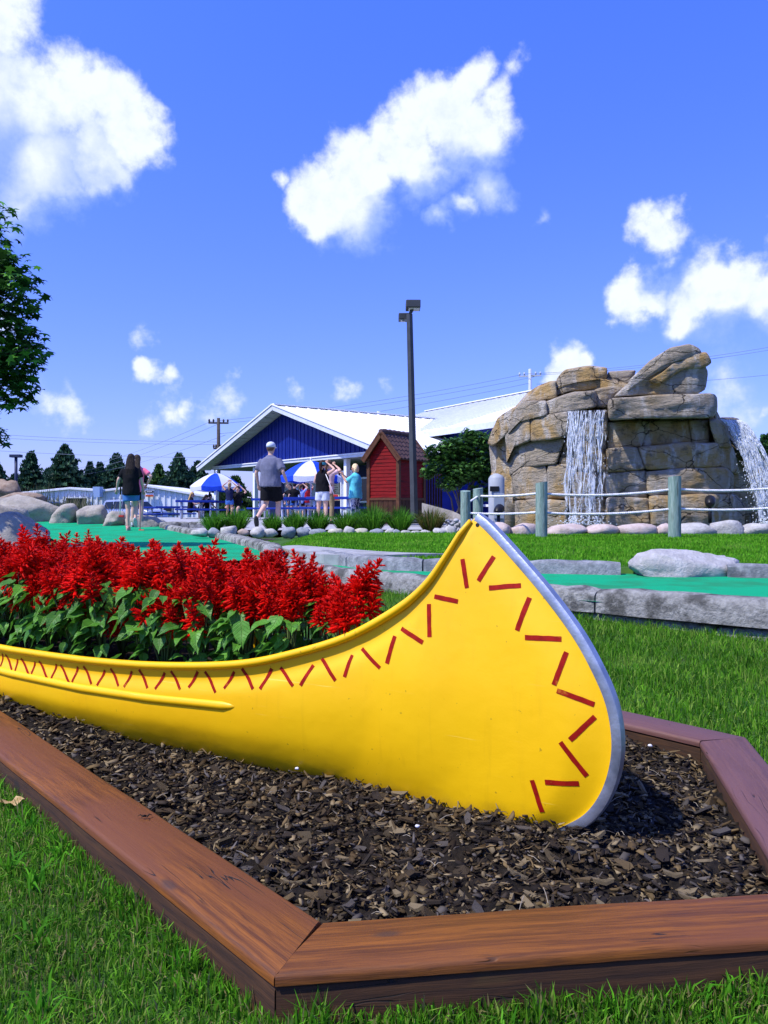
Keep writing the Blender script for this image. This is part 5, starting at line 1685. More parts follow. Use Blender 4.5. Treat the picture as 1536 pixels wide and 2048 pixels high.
for c_ in range(7):
    b0 = -.14 + (SD + .28) * c_ / 7; b1 = -.14 + (SD + .28) * (c_ + 1.12) / 7
    MB().tube([SH(SW / 2, b0, SZP + .10), SH(SW / 2, b1, SZP + .115)], [.06, .072], 8).build('ridge_tile', m_tile, shed, smooth=True, sharp=50)
MB().box(SH(-.025, SD * .62, 1.02), (.05, .10, .16), rz=math.atan2(e1.y, e1.x)).build('meter_box', m_white, shed)
# brown slatted screen to the right of the shed
scr = thing('slat_screen', 'dark brown slatted wooden screen behind the shed and shrub', 'screen', tuple(P(860, 1030, 21.5)))
for k in range(8):
    a = P(846 + k * 5.2, 940, 21.4 + .05 * k)
    MB().box((a.x, a.y, 1.0), (.055, .03, 1.35)).build('slat', m_dkb, scr)

# ================================================================== LAMP POSTS, UTILITY POLES, WIRES
lamp = thing('lamp_post', 'tall dark metal lamp post with two box heads in front of the red shed', 'lamp post', tuple(P(829, 1040, 18.4)))
m_lp = M('bronze_metal', (.055, .060, .060), (.075, .08, .08), sc=3, rough=.45, metal=.3)
bt, tp = P(829, 1045, 18.4), P(819, 628, 18.4)
mb = MB()
mb.tube([bt, tp], [.088, .070], 4)
mb.build('pole', m_lp, lamp)
MB().box(bt + Vector((0, 0, .06)), (.3, .3, .1)).build('base_plate', m_lp, lamp, bevel=.01)
m_lens = M('lamp_lens', (.6, .65, .7), rough=.2)
for (px, py, w, h, dp, dx, d) in ((826, 611, 29, 15, .42, 0, 18.4), (807, 635, 20, 12, .34, 0, 18.9)):
    c = P(px, py, d); k = d / F
    hd = MB().box(c, (w * k, dp, h * k)).build('lamp_head', m_lp, lamp, bevel=.015)
    MB().box(c + Vector((.02, 0, -h * k / 2 - .006)), (w * k * .75, dp * .7, .012)).build('lens', m_lens, hd)
    MB().beam(c + Vector((0, 0, -h * k / 2 + .02)), tp + Vector((0, 0, -.02 if py < 620 else -.16)), .07, .07).build('bracket', m_lp, lamp)
l2 = thing('lamp_post', 'distant dark lamp post with a wide flat head at the far left', 'lamp post', tuple(P(32, 1005, 46)))
MB().tube([P(32, 1010, 46), P(32, 914, 46)], .09, 8).build('pole', M('navy_metal', (.03, .04, .08), rough=.5), l2, smooth=True)
MB().box(P(32, 912, 46), (.62, .4, .17)).build('lamp_head', M('navy_metal', (0, 0, 0)), l2, bevel=.02)

m_pole = M('utility_wood', (.05, .042, .035), (.08, .07, .06), sc=8, rough=.85)
m_pole2 = M('grey_pole', (.36, .40, .46), (.44, .48, .54), sc=8, rough=.7)
m_wire = M('wire', (.16, .19, .25), rough=.6)
def upole(px, ytop, ybase, d, mat, arms, label):
    root = thing('utility_pole', label, 'utility pole', tuple(P(px, ybase, d)))
    MB().tube([P(px, ybase, d), P(px, ytop, d)], [.17, .12], 10).build('pole', mat, root, smooth=True)
    for (y, w, rot) in arms:
        c = P(px, y, d)
        e = Vector((math.cos(rot), math.sin(rot), 0)) * (w / 2)
        ar = MB().beam(c - e, c + e, .1, .13).build('crossarm', mat, root)
        for u in (-.92, -.5, .5, .92):
            q_ = c + e * u
            MB().tube([q_ + Vector((0, 0, .05)), q_ + Vector((0, 0, .16)), q_ + Vector((0, 0, .3))], [.04, .085, .05], 8).build('insulator', mat, ar, smooth=True)
    return root
upole(437, 836, 1010, 62, m_pole, [(846, 1.55, .1), (897, .8, .1), (908, .6, 1.2)], 'dark wooden utility pole with crossarms left of the snack bar')
up = upole(1060, 738, 1010, 62, m_pole2, [(752, 1.75, -.3)], 'pale grey utility pole with one crossarm behind the rear hall roof')
WR = 'overhead wires'
def wire(a, b, sag, lb, r_=.017):
    a = Vector(a); b = Vector(b)
    pts = [a.lerp(b, k / 24) - Vector((0, 0, sag * 4 * (k / 24) * (1 - k / 24))) for k in range(25)]
    tag(MB().tube(pts, r_, 5).build('overhead_wire', m_wire, smooth=True), lb, 'wire', WR)
for i, (ya, yb) in enumerate(((843, 750), (846, 752))):
    wire(P(421 + i * 34, ya, 62), P(1040 + i * 36, yb, 62), .35, ['upper wire from the dark pole to the pale pole', 'second wire from the dark pole to the pale pole'][i], .014)
wire(P(437, 868, 62), P(1060, 766, 62), .3, 'lowest wire between the dark pole and the pale pole', .014)
for i, (ya, yb) in enumerate(((748, 676), (750, 682), (768, 738))):
    wire(P(1045 + i * 14, ya, 62), P(1640, yb, 50), .4, ['top wire running right from the pale pole', 'middle wire running right from the pale pole', 'bottom wire running right from the pale pole'][i], .014)
for i, (ya, yb) in enumerate(((843, 938), (848, 945), (870, 950))):
    wire(P(421 + i * 15, ya, 62), P(150 + i * 5, yb, 95), .4, ['uppermost wire running down left from the dark pole', 'middle wire running down left from the dark pole', 'lowest wire running down left from the dark pole'][i], .014)
for i, (ya, yb) in enumerate(((865, 884), (872, 889), (898, 915))):
    wire(P(-60, ya, 75), P(440, yb, 75), .2, ['top level wire above the far trees', 'middle level wire above the far trees', 'lowest level wire above the far trees'][i], .016)

# ================================================================== LONG WHITE BUILDING
lw = thing('white_shed', 'long low white metal building beyond the car park', 'building', tuple(P(230, 1040, 70)))
m_wm = M('white_sheet', (.70, .73, .78), (.76, .79, .84), sc=1.2, rough=.5)
def lwp(px, py, d=70.0): return P(px, py, d)
n = 40
tops = [(20, 990), (140, 978), (206, 983), (288, 972), (425, 996), (470, 1004)]
tx = [t[0] for t in tops]; ty = [t[1] for t in tops]
for i in range(n):
    x0, x1 = 20 + 450 * i / n, 20 + 450 * (i + 1) / n - .35
    y0, y1 = np.interp(x0, tx, ty), np.interp(x1, tx, ty)
    mb = MB(); mb.prism([lwp(x0, 1042), lwp(x1, 1042), lwp(x1, y1), lwp(x0, y0)], (0, .1, 0))
    mb.beam(lwp((x0 + x1) / 2, 1042, 69.96), lwp((x0 + x1) / 2, (y0 + y1) / 2 + 1, 69.96), .10, .06, up=(0, 1, 0))
    mb.build('wall_sheet', m_wm, lw)
for i in range(len(tops) - 1):
    a, b = tops[i], tops[i + 1]
    MB().beam(lwp(a[0], a[1] - 1, 69.9), lwp(b[0], b[1] - 1, 69.9), .3, .14).build('eave_trim', m_white, lw)
    A, B = lwp(a[0], a[1] - 2, 69.8), lwp(b[0], b[1] - 2, 69.8)
    MB().prism([A, B, B + Vector((0, 14, 0)), A + Vector((0, 14, 0))], (0, 0, .08)).build('roof_sheet', m_roof, lw)
MB().prism([lwp(131, 1030, 69.85), lwp(175, 1030, 69.85), lwp(175, 996, 69.85), lwp(131, 996, 69.85)], (0, .06, 0)).build('open_door', M('dark_opening', (.02, .025, .02), rough=.8), lw)
f = MB()
for a, b in (((131, 1030), (131, 995)), ((175, 1030), (175, 995)), ((130, 995), (176, 995))):
    f.beam(lwp(*a, 69.8), lwp(*b, 69.8), .12, .12, up=(0, 1, 0))
f.build('door_frame', m_white, lw)
w = MB().box(lwp(196, 984, 69.3), (.6, .9, .9)).build('vent_hood', M('vent_blue', (.30, .42, .62), rough=.5), lw)
MB().box(lwp(335, 1018, 69.8), (.7, .1, .42)).build('window', m_glass, lw)
sg = MB().box(lwp(299, 987, 69.7), (.82, .08, .56)).build('wall_sign', m_white, lw)
MB().box(lwp(299, 983, 69.62), (.72, .04, .17)).build('sign_panel', M('sign_black', (.03, .03, .035), rough=.6), sg)
MB().box(lwp(299, 991.5, 69.62), (.70, .04, .15)).build('sign_band', M('sign_orange', (.5, .08, .02), rough=.6), sg)
for k in range(5):
    MB().box(lwp(294.5 + k * 2.2, 983, 69.58), (.055, .03, .08)).build('sign_letter', m_white, sg)

# ================================================================== TREES
def conifer(px, ytop, d, wpx, tones, label, ybase=1000, seed=0, n=1500):
    rs = np.random.default_rng(seed + 500)
    base = P(px, ybase, d); top = P(px, ytop, d)
    base.z = min(base.z, float(gz(base.x, base.y)))
    Hh = top.z - base.z; Rw = wpx / 2 * d / F
    root = thing('conifer', label, 'tree', (base.x, base.y, base.z), 'dark evergreens beyond the car park')
    MB().tube([base, base + Vector((0, 0, Hh * .5)), top - Vector((0, 0, Hh * .03))], [Hh * .022, Hh * .014, .01], 7).build('trunk', m_pole, root, smooth=True)
    V = []; L = []; S = []; T = []; o = 0; ls = 0
    nb = 190
    for b in range(nb):
        u = (b / nb) ** .85
        z = Hh * (.04 + .96 * u)
        a = b * 2.4 + rs.normal(0, .3)
        r_ = Rw * 1.9 * (1 - u) ** .92 * rs.uniform(.6, 1.2) + .05 * Rw
        m = max(4, int(26 * (1 - u) + 5))
        for k in range(m):
            f = (k + rs.random()) / m
            p = np.array([math.cos(a) * r_ * f, math.sin(a) * r_ * f, z - r_ * .30 * f + r_ * .22 * f * f])
            for s_ in (-1, 1):
                w_ = r_ * .34 * (1.08 - f) + .26
                e = np.array([math.cos(a + s_ * rs.uniform(.5, 1.2)), math.sin(a + s_ * rs.uniform(.5, 1.2)), rs.uniform(-.35, .15)]) * w_ * rs.uniform(.6, 1.2)
                up_ = np.array([rs.normal(0, .4), rs.normal(0, .4), 1]) * (.20 + .06 * Rw) * rs.uniform(.5, 1.2)
                V += [p, p + e, p + e * .45 + up_]
                L += [o, o + 1, o + 2]; S.append(ls); o += 3; ls += 3
                c = np.array(tones[rs.integers(len(tones))]) * rs.uniform(.6, 1.4)
                T += [np.r_[c, 1]] * 3
    me = np_mesh('crown', np.array(V), L, S, MATS.get('needles') or attr_mat('needles', .6, .12, .2), np.array(T), smooth=False)
    link('crown', me, parent=root)
TD = [(.022, .065, .036), (.030, .085, .045), (.042, .105, .045), (.014, .04, .024)]
TL = [(.05, .12, .02), (.07, .15, .03), (.03, .09, .02)]
for i, (px, yt, d, w, tn, lb) in enumerate([
    (-6, 928, 86, 60, TD, 'dark conifer cut off by the left edge'), (62, 904, 88, 62, TD, 'dark conifer right of the distant lamp post'), (130, 891, 86, 96, TD, 'largest dark conifer, second from the distant lamp post'), (180, 925, 96, 44, TD, 'small dark conifer right of the largest one'), (200, 926, 98, 52, TD, 'small dark conifer farther right, left of the walking girl'), (233, 908, 90, 70, TD, 'dark conifer directly left of the walking girl'), (318, 930, 94, 56, TL, 'light green conifer left of the snack bar roof'), (358, 908, 88, 76, TD, 'tall dark conifer between the walking girl and the snack bar'), (396, 924, 92, 66, TD, 'dark conifer half hidden by the snack bar roof'), (285, 945, 99, 60, TD, 'low dark conifer behind the walking girl'), (100, 938, 100, 90, TD, 'low dark conifer filling the gap behind the largest one'), (30, 950, 100, 80, TD, 'low dark conifer behind the distant lamp post'), (1530, 872, 60, 70, [(.03, .09, .02), (.045, .12, .03), (.02, .06, .018)], 'green tree at the right edge beside the waterfall'), (470, 955, 70, 70, [(.04, .09, .02), (.06, .11, .03), (.03, .07, .02)], 'green tree seen through the porch of the snack bar')]):
    conifer(px, yt, d, w, tn, lb, seed=i)

def leafy(name, label, cat, base, blobs, n, leaf, mat, tones, trunk, seed, stems):
    rs = np.random.default_rng(seed)
    root = thing(name, label, cat, tuple(base))
    MBt = MB()
    for pts, rad in stems: MBt.tube(pts, rad, 8)
    MBt.build('trunk', trunk, root, smooth=True)
    V = []; L = []; S = []; T = []; o = 0; ls = 0
    sh = np.array([(0, -.5), (.16, -.2), (.5, -.28), (.26, .02), (.42, .34), (.12, .2), (0, .62), (-.12, .2), (-.42, .34), (-.26, .02), (-.5, -.28), (-.16, -.2)]) if leaf > .06 else np.array([(0, -.5), (.26, 0), (0, .55), (-.26, 0)])
    wts = np.array([b[1][0] * b[1][1] * b[1][2] for b in blobs]); wts = wts / wts.sum()
    for i in range(n):
        c, r_ = blobs[rs.choice(len(blobs), p=wts)]
        v = rs.standard_normal(3); v /= np.linalg.norm(v)
        p = np.array(c) + v * np.array(r_) * rs.random() ** .33 * rs.uniform(.85, 1.08)
        a = rs.uniform(0, 6.28)
        tx_ = np.array([math.cos(a), math.sin(a), rs.normal(0, .35)]); tx_ /= np.linalg.norm(tx_)
        nn = np.array([rs.normal(0, .5), rs.normal(0, .5), 1.0]); nn -= tx_ * nn.dot(tx_); nn /= np.linalg.norm(nn)
        ty_ = np.cross(nn, tx_)
        s_ = leaf * rs.uniform(.65, 1.25)
        q_ = [p + (tx_ * y_ + ty_ * x_) * s_ + nn * (-.18 * s_ * (x_ * x_ + y_ * y_) * 3) for x_, y_ in sh]
        V += q_; m = len(sh)
        L += list(range(o, o + m)); S.append(ls); o += m; ls += m
        cc = np.array(tones[rs.integers(len(tones))]) * rs.uniform(.65, 1.35)
        T += [np.r_[cc, 1]] * m
    V = np.array(V) - np.array(tuple(base))
    me = np_mesh('crown', V, L, S, mat, np.array(T), smooth=False)
    link('crown', me, parent=root)
    return root
m_lf = attr_mat('tree_leaf', .5, .30, .3)
# maple at the left edge
d = 9.0
tb = Vector((-6.4, 9.2, .2))
mb_ = []
for px, py, rx, rz in [(-60, 470, .42, .40), (-20, 560, .50, .45), (-60, 650, .62, .42), (-30, 700, .55, .38), (0, 690, .42, .30), (-40, 780, .50, .30), (-190, 560, .6, .7), (-230, 700, .6, .6), (-260, 420, .5, .6), (-80, 520, .5, .4), (-80, 600, .5, .5), (-50, 740, .5, .35), (20, 720, .28, .18), (5, 575, .32, .30), (-120, 860, .6, .3), (-15, 430, .22, .28), (45, 690, .2, .14), (30, 770, .22, .15)]:
    p = P(px, py, d)
    mb_.append(((p.x, p.y + .3, p.z), (rx, rx * 1.1, rz)))
stems = [([tb, tb + Vector((.05, .05, 1.5)), tb + Vector((.1, .1, 3.2)), tb + Vector((.3, .0, 4.6))], [.16, .13, .09, .03])]
for px, py in [(-20, 560), (0, 690), (-40, 780), (-60, 470), (40, 690), (-190, 400)]:
    e = P(px, py, d); e.y += .2
    s0 = tb + Vector((.08, .08, max(.9, e.z * .62)))
    stems.append(([s0, s0.lerp(e, .5) + Vector((0, 0, .12)), e], [.05, .03, .008]))
leafy('maple_tree', 'dark green maple tree reaching in from the left edge', 'tree', tb, mb_, 4300, .135, m_lf, [(.030, .10, .016), (.05, .16, .02), (.11, .30, .035), (.018, .06, .012)], M('bark_grey', (.10, .085, .07), (.16, .14, .12), sc=10, rough=.9, bump=.6, bsc=25), 77, stems)
# shrub between the shed and the rock
d = 18.8
sb = P(925, 1042, d)
bl = []
for px, py, rx, rz in [(905, 900, .40, .32), (950, 890, .38, .34), (880, 930, .36, .28), (925, 940, .5, .32), (968, 930, .34, .4), (865, 905, .22, .22), (935, 868, .2, .16), (985, 960, .25, .3), (900, 965, .35, .22), (855, 945, .2, .16), (960, 985, .3, .25), (975, 880, .22, .22)]:
    p = P(px, py, d); bl.append(((p.x, p.y, p.z), (rx, rx, rz)))
stems = []
for k in range(9):
    e = P(880 + k * 11, 960 - (k % 3) * 12, d); b0 = sb + Vector((random.uniform(-.25, .25), random.uniform(-.2, .2), 0))
    stems.append(([b0, b0.lerp(e, .5) + Vector((random.uniform(-.1, .1), 0, .05)), e], [.025, .018, .008]))
leafy('shrub', 'dark leafy multi-stemmed shrub between the red shed and the rock', 'shrub', sb, bl, 5200, .12, m_lf, [(.04, .12, .02), (.065, .18, .03), (.10, .24, .05), (.024, .07, .016)], M('bark_grey', (0, 0, 0)), 78, stems)
# grey edging wall and rubble under the shrub
tag(MB().loft([[P(845, 1006, 17.6) + Vector((0, y_, z_)) for y_, z_ in ((0, -.3), (0, 0), (.3, 0), (.3, -.3))], [P(905, 1022, 17.3) + Vector((0, y_, z_)) for y_, z_ in ((0, -.3), (0, 0), (.3, 0), (.3, -.3))], [P(955, 1046, 16.6) + Vector((0, y_, z_)) for y_, z_ in ((0, -.3), (0, 0), (.3, 0), (.3, -.3))]]).build('retaining_wall', m_bould), 'low tan concrete edging sloping down under the shrub', 'wall')
rb = MB()
rsx = random.Random(9)
for k in range(160):
    p = P(rsx.uniform(893, 985), rsx.uniform(1040, 1066), 12.9 + rsx.uniform(-.3, .6))
    s_ = rsx.uniform(.02, .055)
    rb.ell(p, (s_, s_, s_ * .7), 7, 5)
tag(rb.build('gravel', M('gravel_grey', (.30, .30, .31), (.45, .45, .46), sc=9, rough=.9), smooth=True), 'loose grey gravel at the foot of the left posts', kind='stuff')
# dry reeds on the left
rv = []; L = []; S = []; T = []; o = 0; ls = 0
for k in range(260):
    px = rng.uniform(36, 245) if k < 50 else rng.uniform(36, 185); d_ = rng.uniform(26, 31)
    hpx = rng.uniform(12, 50) * (1 if px < 110 else .7)
    b = np.array(P(px, 1032, d_)); t_ = np.array(P(px + rng.normal(4, 9), 1012 - hpx, d_)); m_ = .5 * (b + t_) + np.array([0, 0, .05])
    sd = np.array([.010, 0, 0])
    rv += [b - sd, b + sd, m_ + sd * .8, m_ - sd * .8, t_]
    L += [o, o + 1, o + 2, o + 3, o + 3, o + 2, o + 4]; S += [ls, ls + 4]; o += 5; ls += 7
    c = np.array([(.16, .15, .07), (.09, .11, .04), (.24, .21, .12), (.05, .08, .03)][rng.integers(4)]) * rng.uniform(.7, 1.2)
    T += [np.r_[c, 1]] * 5
tag(link('dry_reeds', np_mesh('dry_reeds', np.array(rv), L, S, MATS['grass_blade'], np.array(T))), 'thin dry reeds standing in front of the long white building', kind='stuff')
# white planter stones, low wall in front of the car park: far kerb
tag(MB().box(P(190, 1046, 36), (7.0, .3, .3)).build('parking_kerb', m_conc, bevel=.03), 'low concrete kerb at the edge of the car park', 'kerb')

# ================================================================== PEOPLE
def remesh(mb, vox, smooth_it=2):
    me = mb.mesh('tmp', True)
    o = bpy.data.objects.new('tmp', me)
    COL.objects.link(o)
    m = o.modifiers.new('r', 'REMESH'); m.mode = 'VOXEL'; m.voxel_size = vox; m.use_smooth_shade = True
    if smooth_it:
        s = o.modifiers.new('s', 'SMOOTH'); s.iterations = smooth_it; s.factor = .5
    dg = bpy.context.evaluated_depsgraph_get()
    out = bpy.data.meshes.new_from_object(o.evaluated_get(dg))
    bpy.data.objects.remove(o)
    bpy.data.meshes.remove(me)
    return out

SKIN = {'fair': ((.60, .36, .27), (.66, .41, .31)), 'tan': ((.45, .24, .15), (.52, .29, .19))}
def person(label, base, rotz, H, skin='fair', shirt=(.01, .01, .012), shirt_len=.82, sleeve=.45, bottom=(.01, .01, .012), leg_len=.5, shoe=(.02, .02, .02), hair=(.02, .012, .008), hair_style='short', pose=None, drop=0.0, lean=0.0, cap=None, vox=.02, fat=1.0, band=None, face=False, pattern=None, group=None, loose=1.0, headturn=0.0):
    k = H / 1.75
    pz = dict(hL=(-.09, 0, .93), kL=(-.10, .02, .50), aL=(-.10, -.02, .09), hR=(.09, 0, .93), kR=(.10, .02, .50), aR=(.10, -.02, .09),
              sL=(-.165, 0, 1.385), eL=(-.25, -.03, 1.15), wL=(-.27, .05, .92), sR=(.165, 0, 1.385), eR=(.25, -.03, 1.15), wR=(.27, .05, .92))
    for a, b in (pose or {}).items(): pz[a] = b
    lm = Matrix.Rotation(-lean, 3, 'X')
    def U(p):
        p = Vector(p)
        p = lm @ (p - Vector((0, 0, .95))) + Vector((0, 0, .95))
        return Vector((p.x, p.y, p.z - drop)) * k
    def Lw(p): return Vector(p) * k
    root = thing('person', label, 'person', tuple(base), group)
    root.rotation_euler = (0, 0, rotz)
    def el(cz, rx, ry, cy=0.0, n=20):
        return [U((math.cos(t) * rx, cy + math.sin(t) * ry, cz)) for t in np.linspace(0, 2 * math.pi, n, endpoint=False)]
    f = fat
    tors = [(.84, .12 * f, .09 * f), (.92, .165 * f, .115 * f), (1.0, .155 * f, .11 * f), (1.08, .14 * f, .105 * f), (1.2, .152 * f, .112 * f), (1.32, .17 * f, .115 * f), (1.385, .15 * f, .095 * f), (1.44, .10, .07), (1.49, .055, .055)]
    mb = MB()
    mb.loft([el(*t) for t in tors])
    hy = .02
    mb.tube([U((0, 0, 1.44)), U((0, .01, 1.55))], [.056 * k, .052 * k], 10)
    hd = MB()
    ht = Matrix.Rotation(headturn, 3, 'Z')
    def HU(p):
        p = Vector(p) - Vector((0, hy, 1.62)); p = ht @ p
        return U(p + Vector((0, hy, 1.62)))
    mb.ell(HU((0, hy, 1.635)), (.076 * k, .092 * k, .112 * k), 14, 10)
    mb.ell(HU((0, hy + .035, 1.575)), (.05 * k, .055 * k, .055 * k), 10, 8)
    mb.ell(HU((0, hy + .10, 1.61)), (.013 * k, .022 * k, .022 * k), 8, 6)
    for s_ in (-1, 1): mb.ell(HU((s_ * .078, hy, 1.62)), (.014 * k, .022 * k, .032 * k), 8, 6)
    fing = MB()
    for S_ in ('L', 'R'):
        sg = -1 if S_ == 'L' else 1
        h_, kn, an = Lw(pz['h' + S_]) - Vector((0, 0, drop * k)), Lw(pz['k' + S_]), Lw(pz['a' + S_])
        if pz['h' + S_][2] == .93: h_ = Vector((h_.x, h_.y, (.93 - drop) * k))
        mb.tube([h_, h_.lerp(kn, .5), kn, kn.lerp(an, .35), kn.lerp(an, .75), an], [.088 * k * f, .072 * k * f, .052 * k, .055 * k, .040 * k, .034 * k], 10)
        sh, e_, w_ = U(pz['s' + S_]), U(pz['e' + S_]), U(pz['w' + S_])
        mb.tube([sh, sh.lerp(e_, .5), e_, e_.lerp(w_, .3), w_], [.052 * k * f, .045 * k, .037 * k, .038 * k, .024 * k], 10)
        dr = (w_ - e_).normalized()
        mb.ell(w_ + dr * .05 * k, (.034 * k, .024 * k, .05 * k), 8, 6, rot=dr.to_track_quat('Z', 'Y').to_matrix())
        sd = dr.cross(Vector((0, 1, 0)))
        if sd.length < .1: sd = dr.cross(Vector((1, 0, 0)))
        sd.normalize(); pn = sd.cross(dr)
        for q_, (o_, ln) in enumerate(((-.026, .062), (-.009, .072), (.009, .068), (.025, .052))):
            p0 = w_ + dr * .085 * k + sd * o_ * k
            p1 = p0 + dr * ln * .5 * k + pn * .008 * k; p2 = p1 + dr * ln * .45 * k + pn * .022 * k
            fing.tube([p0 - dr * .02 * k, p1, p2], [.0095 * k, .0088 * k, .007 * k], 6)
        p0 = w_ + dr * .035 * k + sd * -.03 * k * sg
        fing.tube([p0, p0 + (dr - sd * sg * .8) * .03 * k, p0 + (dr - sd * sg * .4) * .06 * k], [.012 * k, .011 * k, .008 * k], 6)
        # shoes
        if not pz.get('foot' + S_):
            ft = Vector((0, 1, 0))
        else:
            ft = Vector(pz['foot' + S_]).normalized()
        c = an + ft * .055 * k + Vector((0, 0, -.045 * k))
        if ft.z < -.3: c = an + ft * .07 * k
        rm = ft.to_track_quat('Y', 'Z').to_matrix()
        so_ = MB()
        so_.ell(c, (.045 * k, .135 * k, .045 * k), 12, 8, rot=rm, fn=lambda p: 1.0 if p.z > -.5 else .92)
        so_.tube([an + Vector((0, 0, -.03 * k)), an + Vector((0, 0, .015 * k))], [.046 * k, .042 * k], 10)
        o = link('shoe', so_.mesh('shoe', True), M('shoe_%d_%d_%d' % tuple(int(x * 99) for x in shoe), shoe, rough=.6), root)
        sl_ = MB(); sl_.ell(c - rm @ Vector((0, 0, .034 * k)), (.047 * k, .14 * k, .014 * k), 12, 6, rot=rm)
        link('sole', sl_.mesh('sole', True), M('shoe_sole_dark', (.03, .03, .03), rough=.7) if shoe[0] < .1 else M('shoe_sole', (.5, .5, .5), rough=.7), o)
    me = remesh(mb, vox * k)
    bmx = bmesh.new(); bmx.from_mesh(me)
    fm = fing.mesh('f', True); bmx.from_mesh(fm); bmx.to_mesh(me); bmx.free()
    me.polygons.foreach_set('use_smooth', [True] * len(me.polygons))
    link('body', me, M('skin_' + skin, *SKIN[skin], sc=6, rough=.55), root)
    # shirt
    if shirt is not None:
        sm = MB()
        g_ = loose
        st = [t for t in [(shirt_len, .178 * f * g_, .135 * f * g_), (.92, .18 * f * g_, .132 * f * g_), (1.0, .172 * f * g_, .128 * f * g_), (1.08, .162 * f * g_, .124 * f * g_), (1.2, .168 * f * g_, .13 * f * g_), (1.31, .184 * f, .132 * f), (1.375, .176 * f, .115 * f), (1.425, .145 * f, .098 * f), (1.465, .10, .078), (1.495, .072, .065)] if t[0] >= shirt_len]
        sm.loft([el(*t) for t in st])
        for S_ in ('L', 'R'):
            sh, e_ = U(pz['s' + S_]), U(pz['e' + S_])
            if sleeve > 0.02:
                sm.tube([sh.lerp(e_, -.12), sh.lerp(e_, .1), sh.lerp(e_, sleeve), sh.lerp(e_, sleeve + .28)][:4 if sleeve > .2 else 3], [.05 * k * f, .060 * k * f, .062 * k * f, .064 * k * f][:4 if sleeve > .2 else 3], 12)
        sme = remesh(sm, .019 * k, 1)
        # folds
        co = np.zeros(len(sme.vertices) * 3); sme.vertices.foreach_get('co', co); co = co.reshape(-1, 3)
        off = H * 31 + len(label)
        dv = np.array([noise.noise(Vector((c[0] * 9 + off, c[1] * 9, c[2] * 4))) + .6 * noise.noise(Vector((c[0] * 20, c[1] * 20 + off, c[2] * 11))) for c in co])
        no = np.zeros(len(sme.vertices) * 3); sme.vertices.foreach_get('normal', no); no = no.reshape(-1, 3)
        sme.vertices.foreach_set('co', (co + no * dv[:, None] * .010 * k).ravel()); sme.update()
        link('shirt', sme, M('cloth_%d_%d_%d' % tuple(int(x * 199) for x in shirt), shirt, tuple(min(1, c * 1.2 + .002) for c in shirt), sc=12, rough=.9, bump=.3, bsc=60, spec=.1), root)
    if bottom is not None:
        bm_ = MB()
        bm_.loft([el(*t) for t in [(.80, .13 * f, .105 * f), (.86, .168 * f, .122 * f), (.93, .178 * f, .128 * f), (1.0, .168 * f, .122 * f)]])
        for S_ in ('L', 'R'):
            kn, an = Lw(pz['k' + S_]), Lw(pz['a' + S_])
            h_ = Vector((pz['h' + S_][0] * k, pz['h' + S_][1] * k, (pz['h' + S_][2] - drop) * k))
            if leg_len <= 1: pts = [h_, h_.lerp(kn, leg_len * .5), h_.lerp(kn, leg_len)]; rd = [.10 * k * f, .096 * k * f * loose, .096 * k * f * loose]
            else: pts = [h_, kn, kn.lerp(an, .4), kn.lerp(an, leg_len - 1)]; rd = [.10 * k * f, .066 * k * f, .064 * k * f, .05 * k * f]
            bm_.tube(pts, rd, 12)
        link('shorts' if leg_len <= 1 else 'trousers', remesh(bm_, .02 * k, 1), pattern or M('cloth_%d_%d_%d' % tuple(int(x * 199) for x in bottom), bottom, tuple(min(1, c * 1.2 + .002) for c in bottom), sc=12, rough=.9, bump=.3, bsc=60, spec=.1), root)
    # hair
    hm = MB()
    hm.ell(HU((0, hy - .012, 1.658)), (.088 * k, .098 * k, .106 * k), 16, 12)
    if hair_style == 'long':
        rg = []
        for u in np.linspace(0, 1, 9):
            z = 1.66 - .52 * u; w = .088 + .035 * math.sin(u * 2.2) - .05 * u ** 3; y = -.06 - .065 * min(1, u * 2) + .02 * u
            rg.append([HU((math.cos(t) * w, hy + y + math.sin(t) * .045, z)) for t in np.linspace(0, 2 * math.pi, 14, endpoint=False)])
        hm.loft(rg)
    elif hair_style == 'pony':
        hm.tube([HU((0, hy - .08, 1.69)), HU((0, hy - .15, 1.66)), HU((.01, hy - .15, 1.52)), HU((.02, hy - .12, 1.38))], [.03 * k, .042 * k, .045 * k, .015 * k], 10)
    elif hair_style == 'bob':
        for s_ in (-1, 0, 1):
            hm.ell(HU((s_ * .055, hy - .045, 1.60)), (.052 * k, .062 * k, .10 * k), 12, 8)
    elif hair_style == 'bun':
        hm.ell(HU((0, hy - .06, 1.77)), .05 * k, 10, 8)
    if hair_style != 'none':
        hme = remesh(hm, .014 * k, 1)
        # cut away what would cover the face
        bmx = bmesh.new(); bmx.from_mesh(hme)
        fc = HU((0, hy + .09, 1.59)); kill = [v for v in bmx.verts if (v.co - fc).length < .082 * k]
        bmesh.ops.delete(bmx, geom=kill, context='VERTS'); bmx.to_mesh(hme); bmx.free()
        link('hair', hme, M('hair_%d_%d_%d' % tuple(int(x * 199) for x in hair), hair, tuple(c * 2.0 + .004 for c in hair), sc=30, rough=.6, spec=.2, stretch=(3, 3, .4), bump=.8, bsc=40), root)
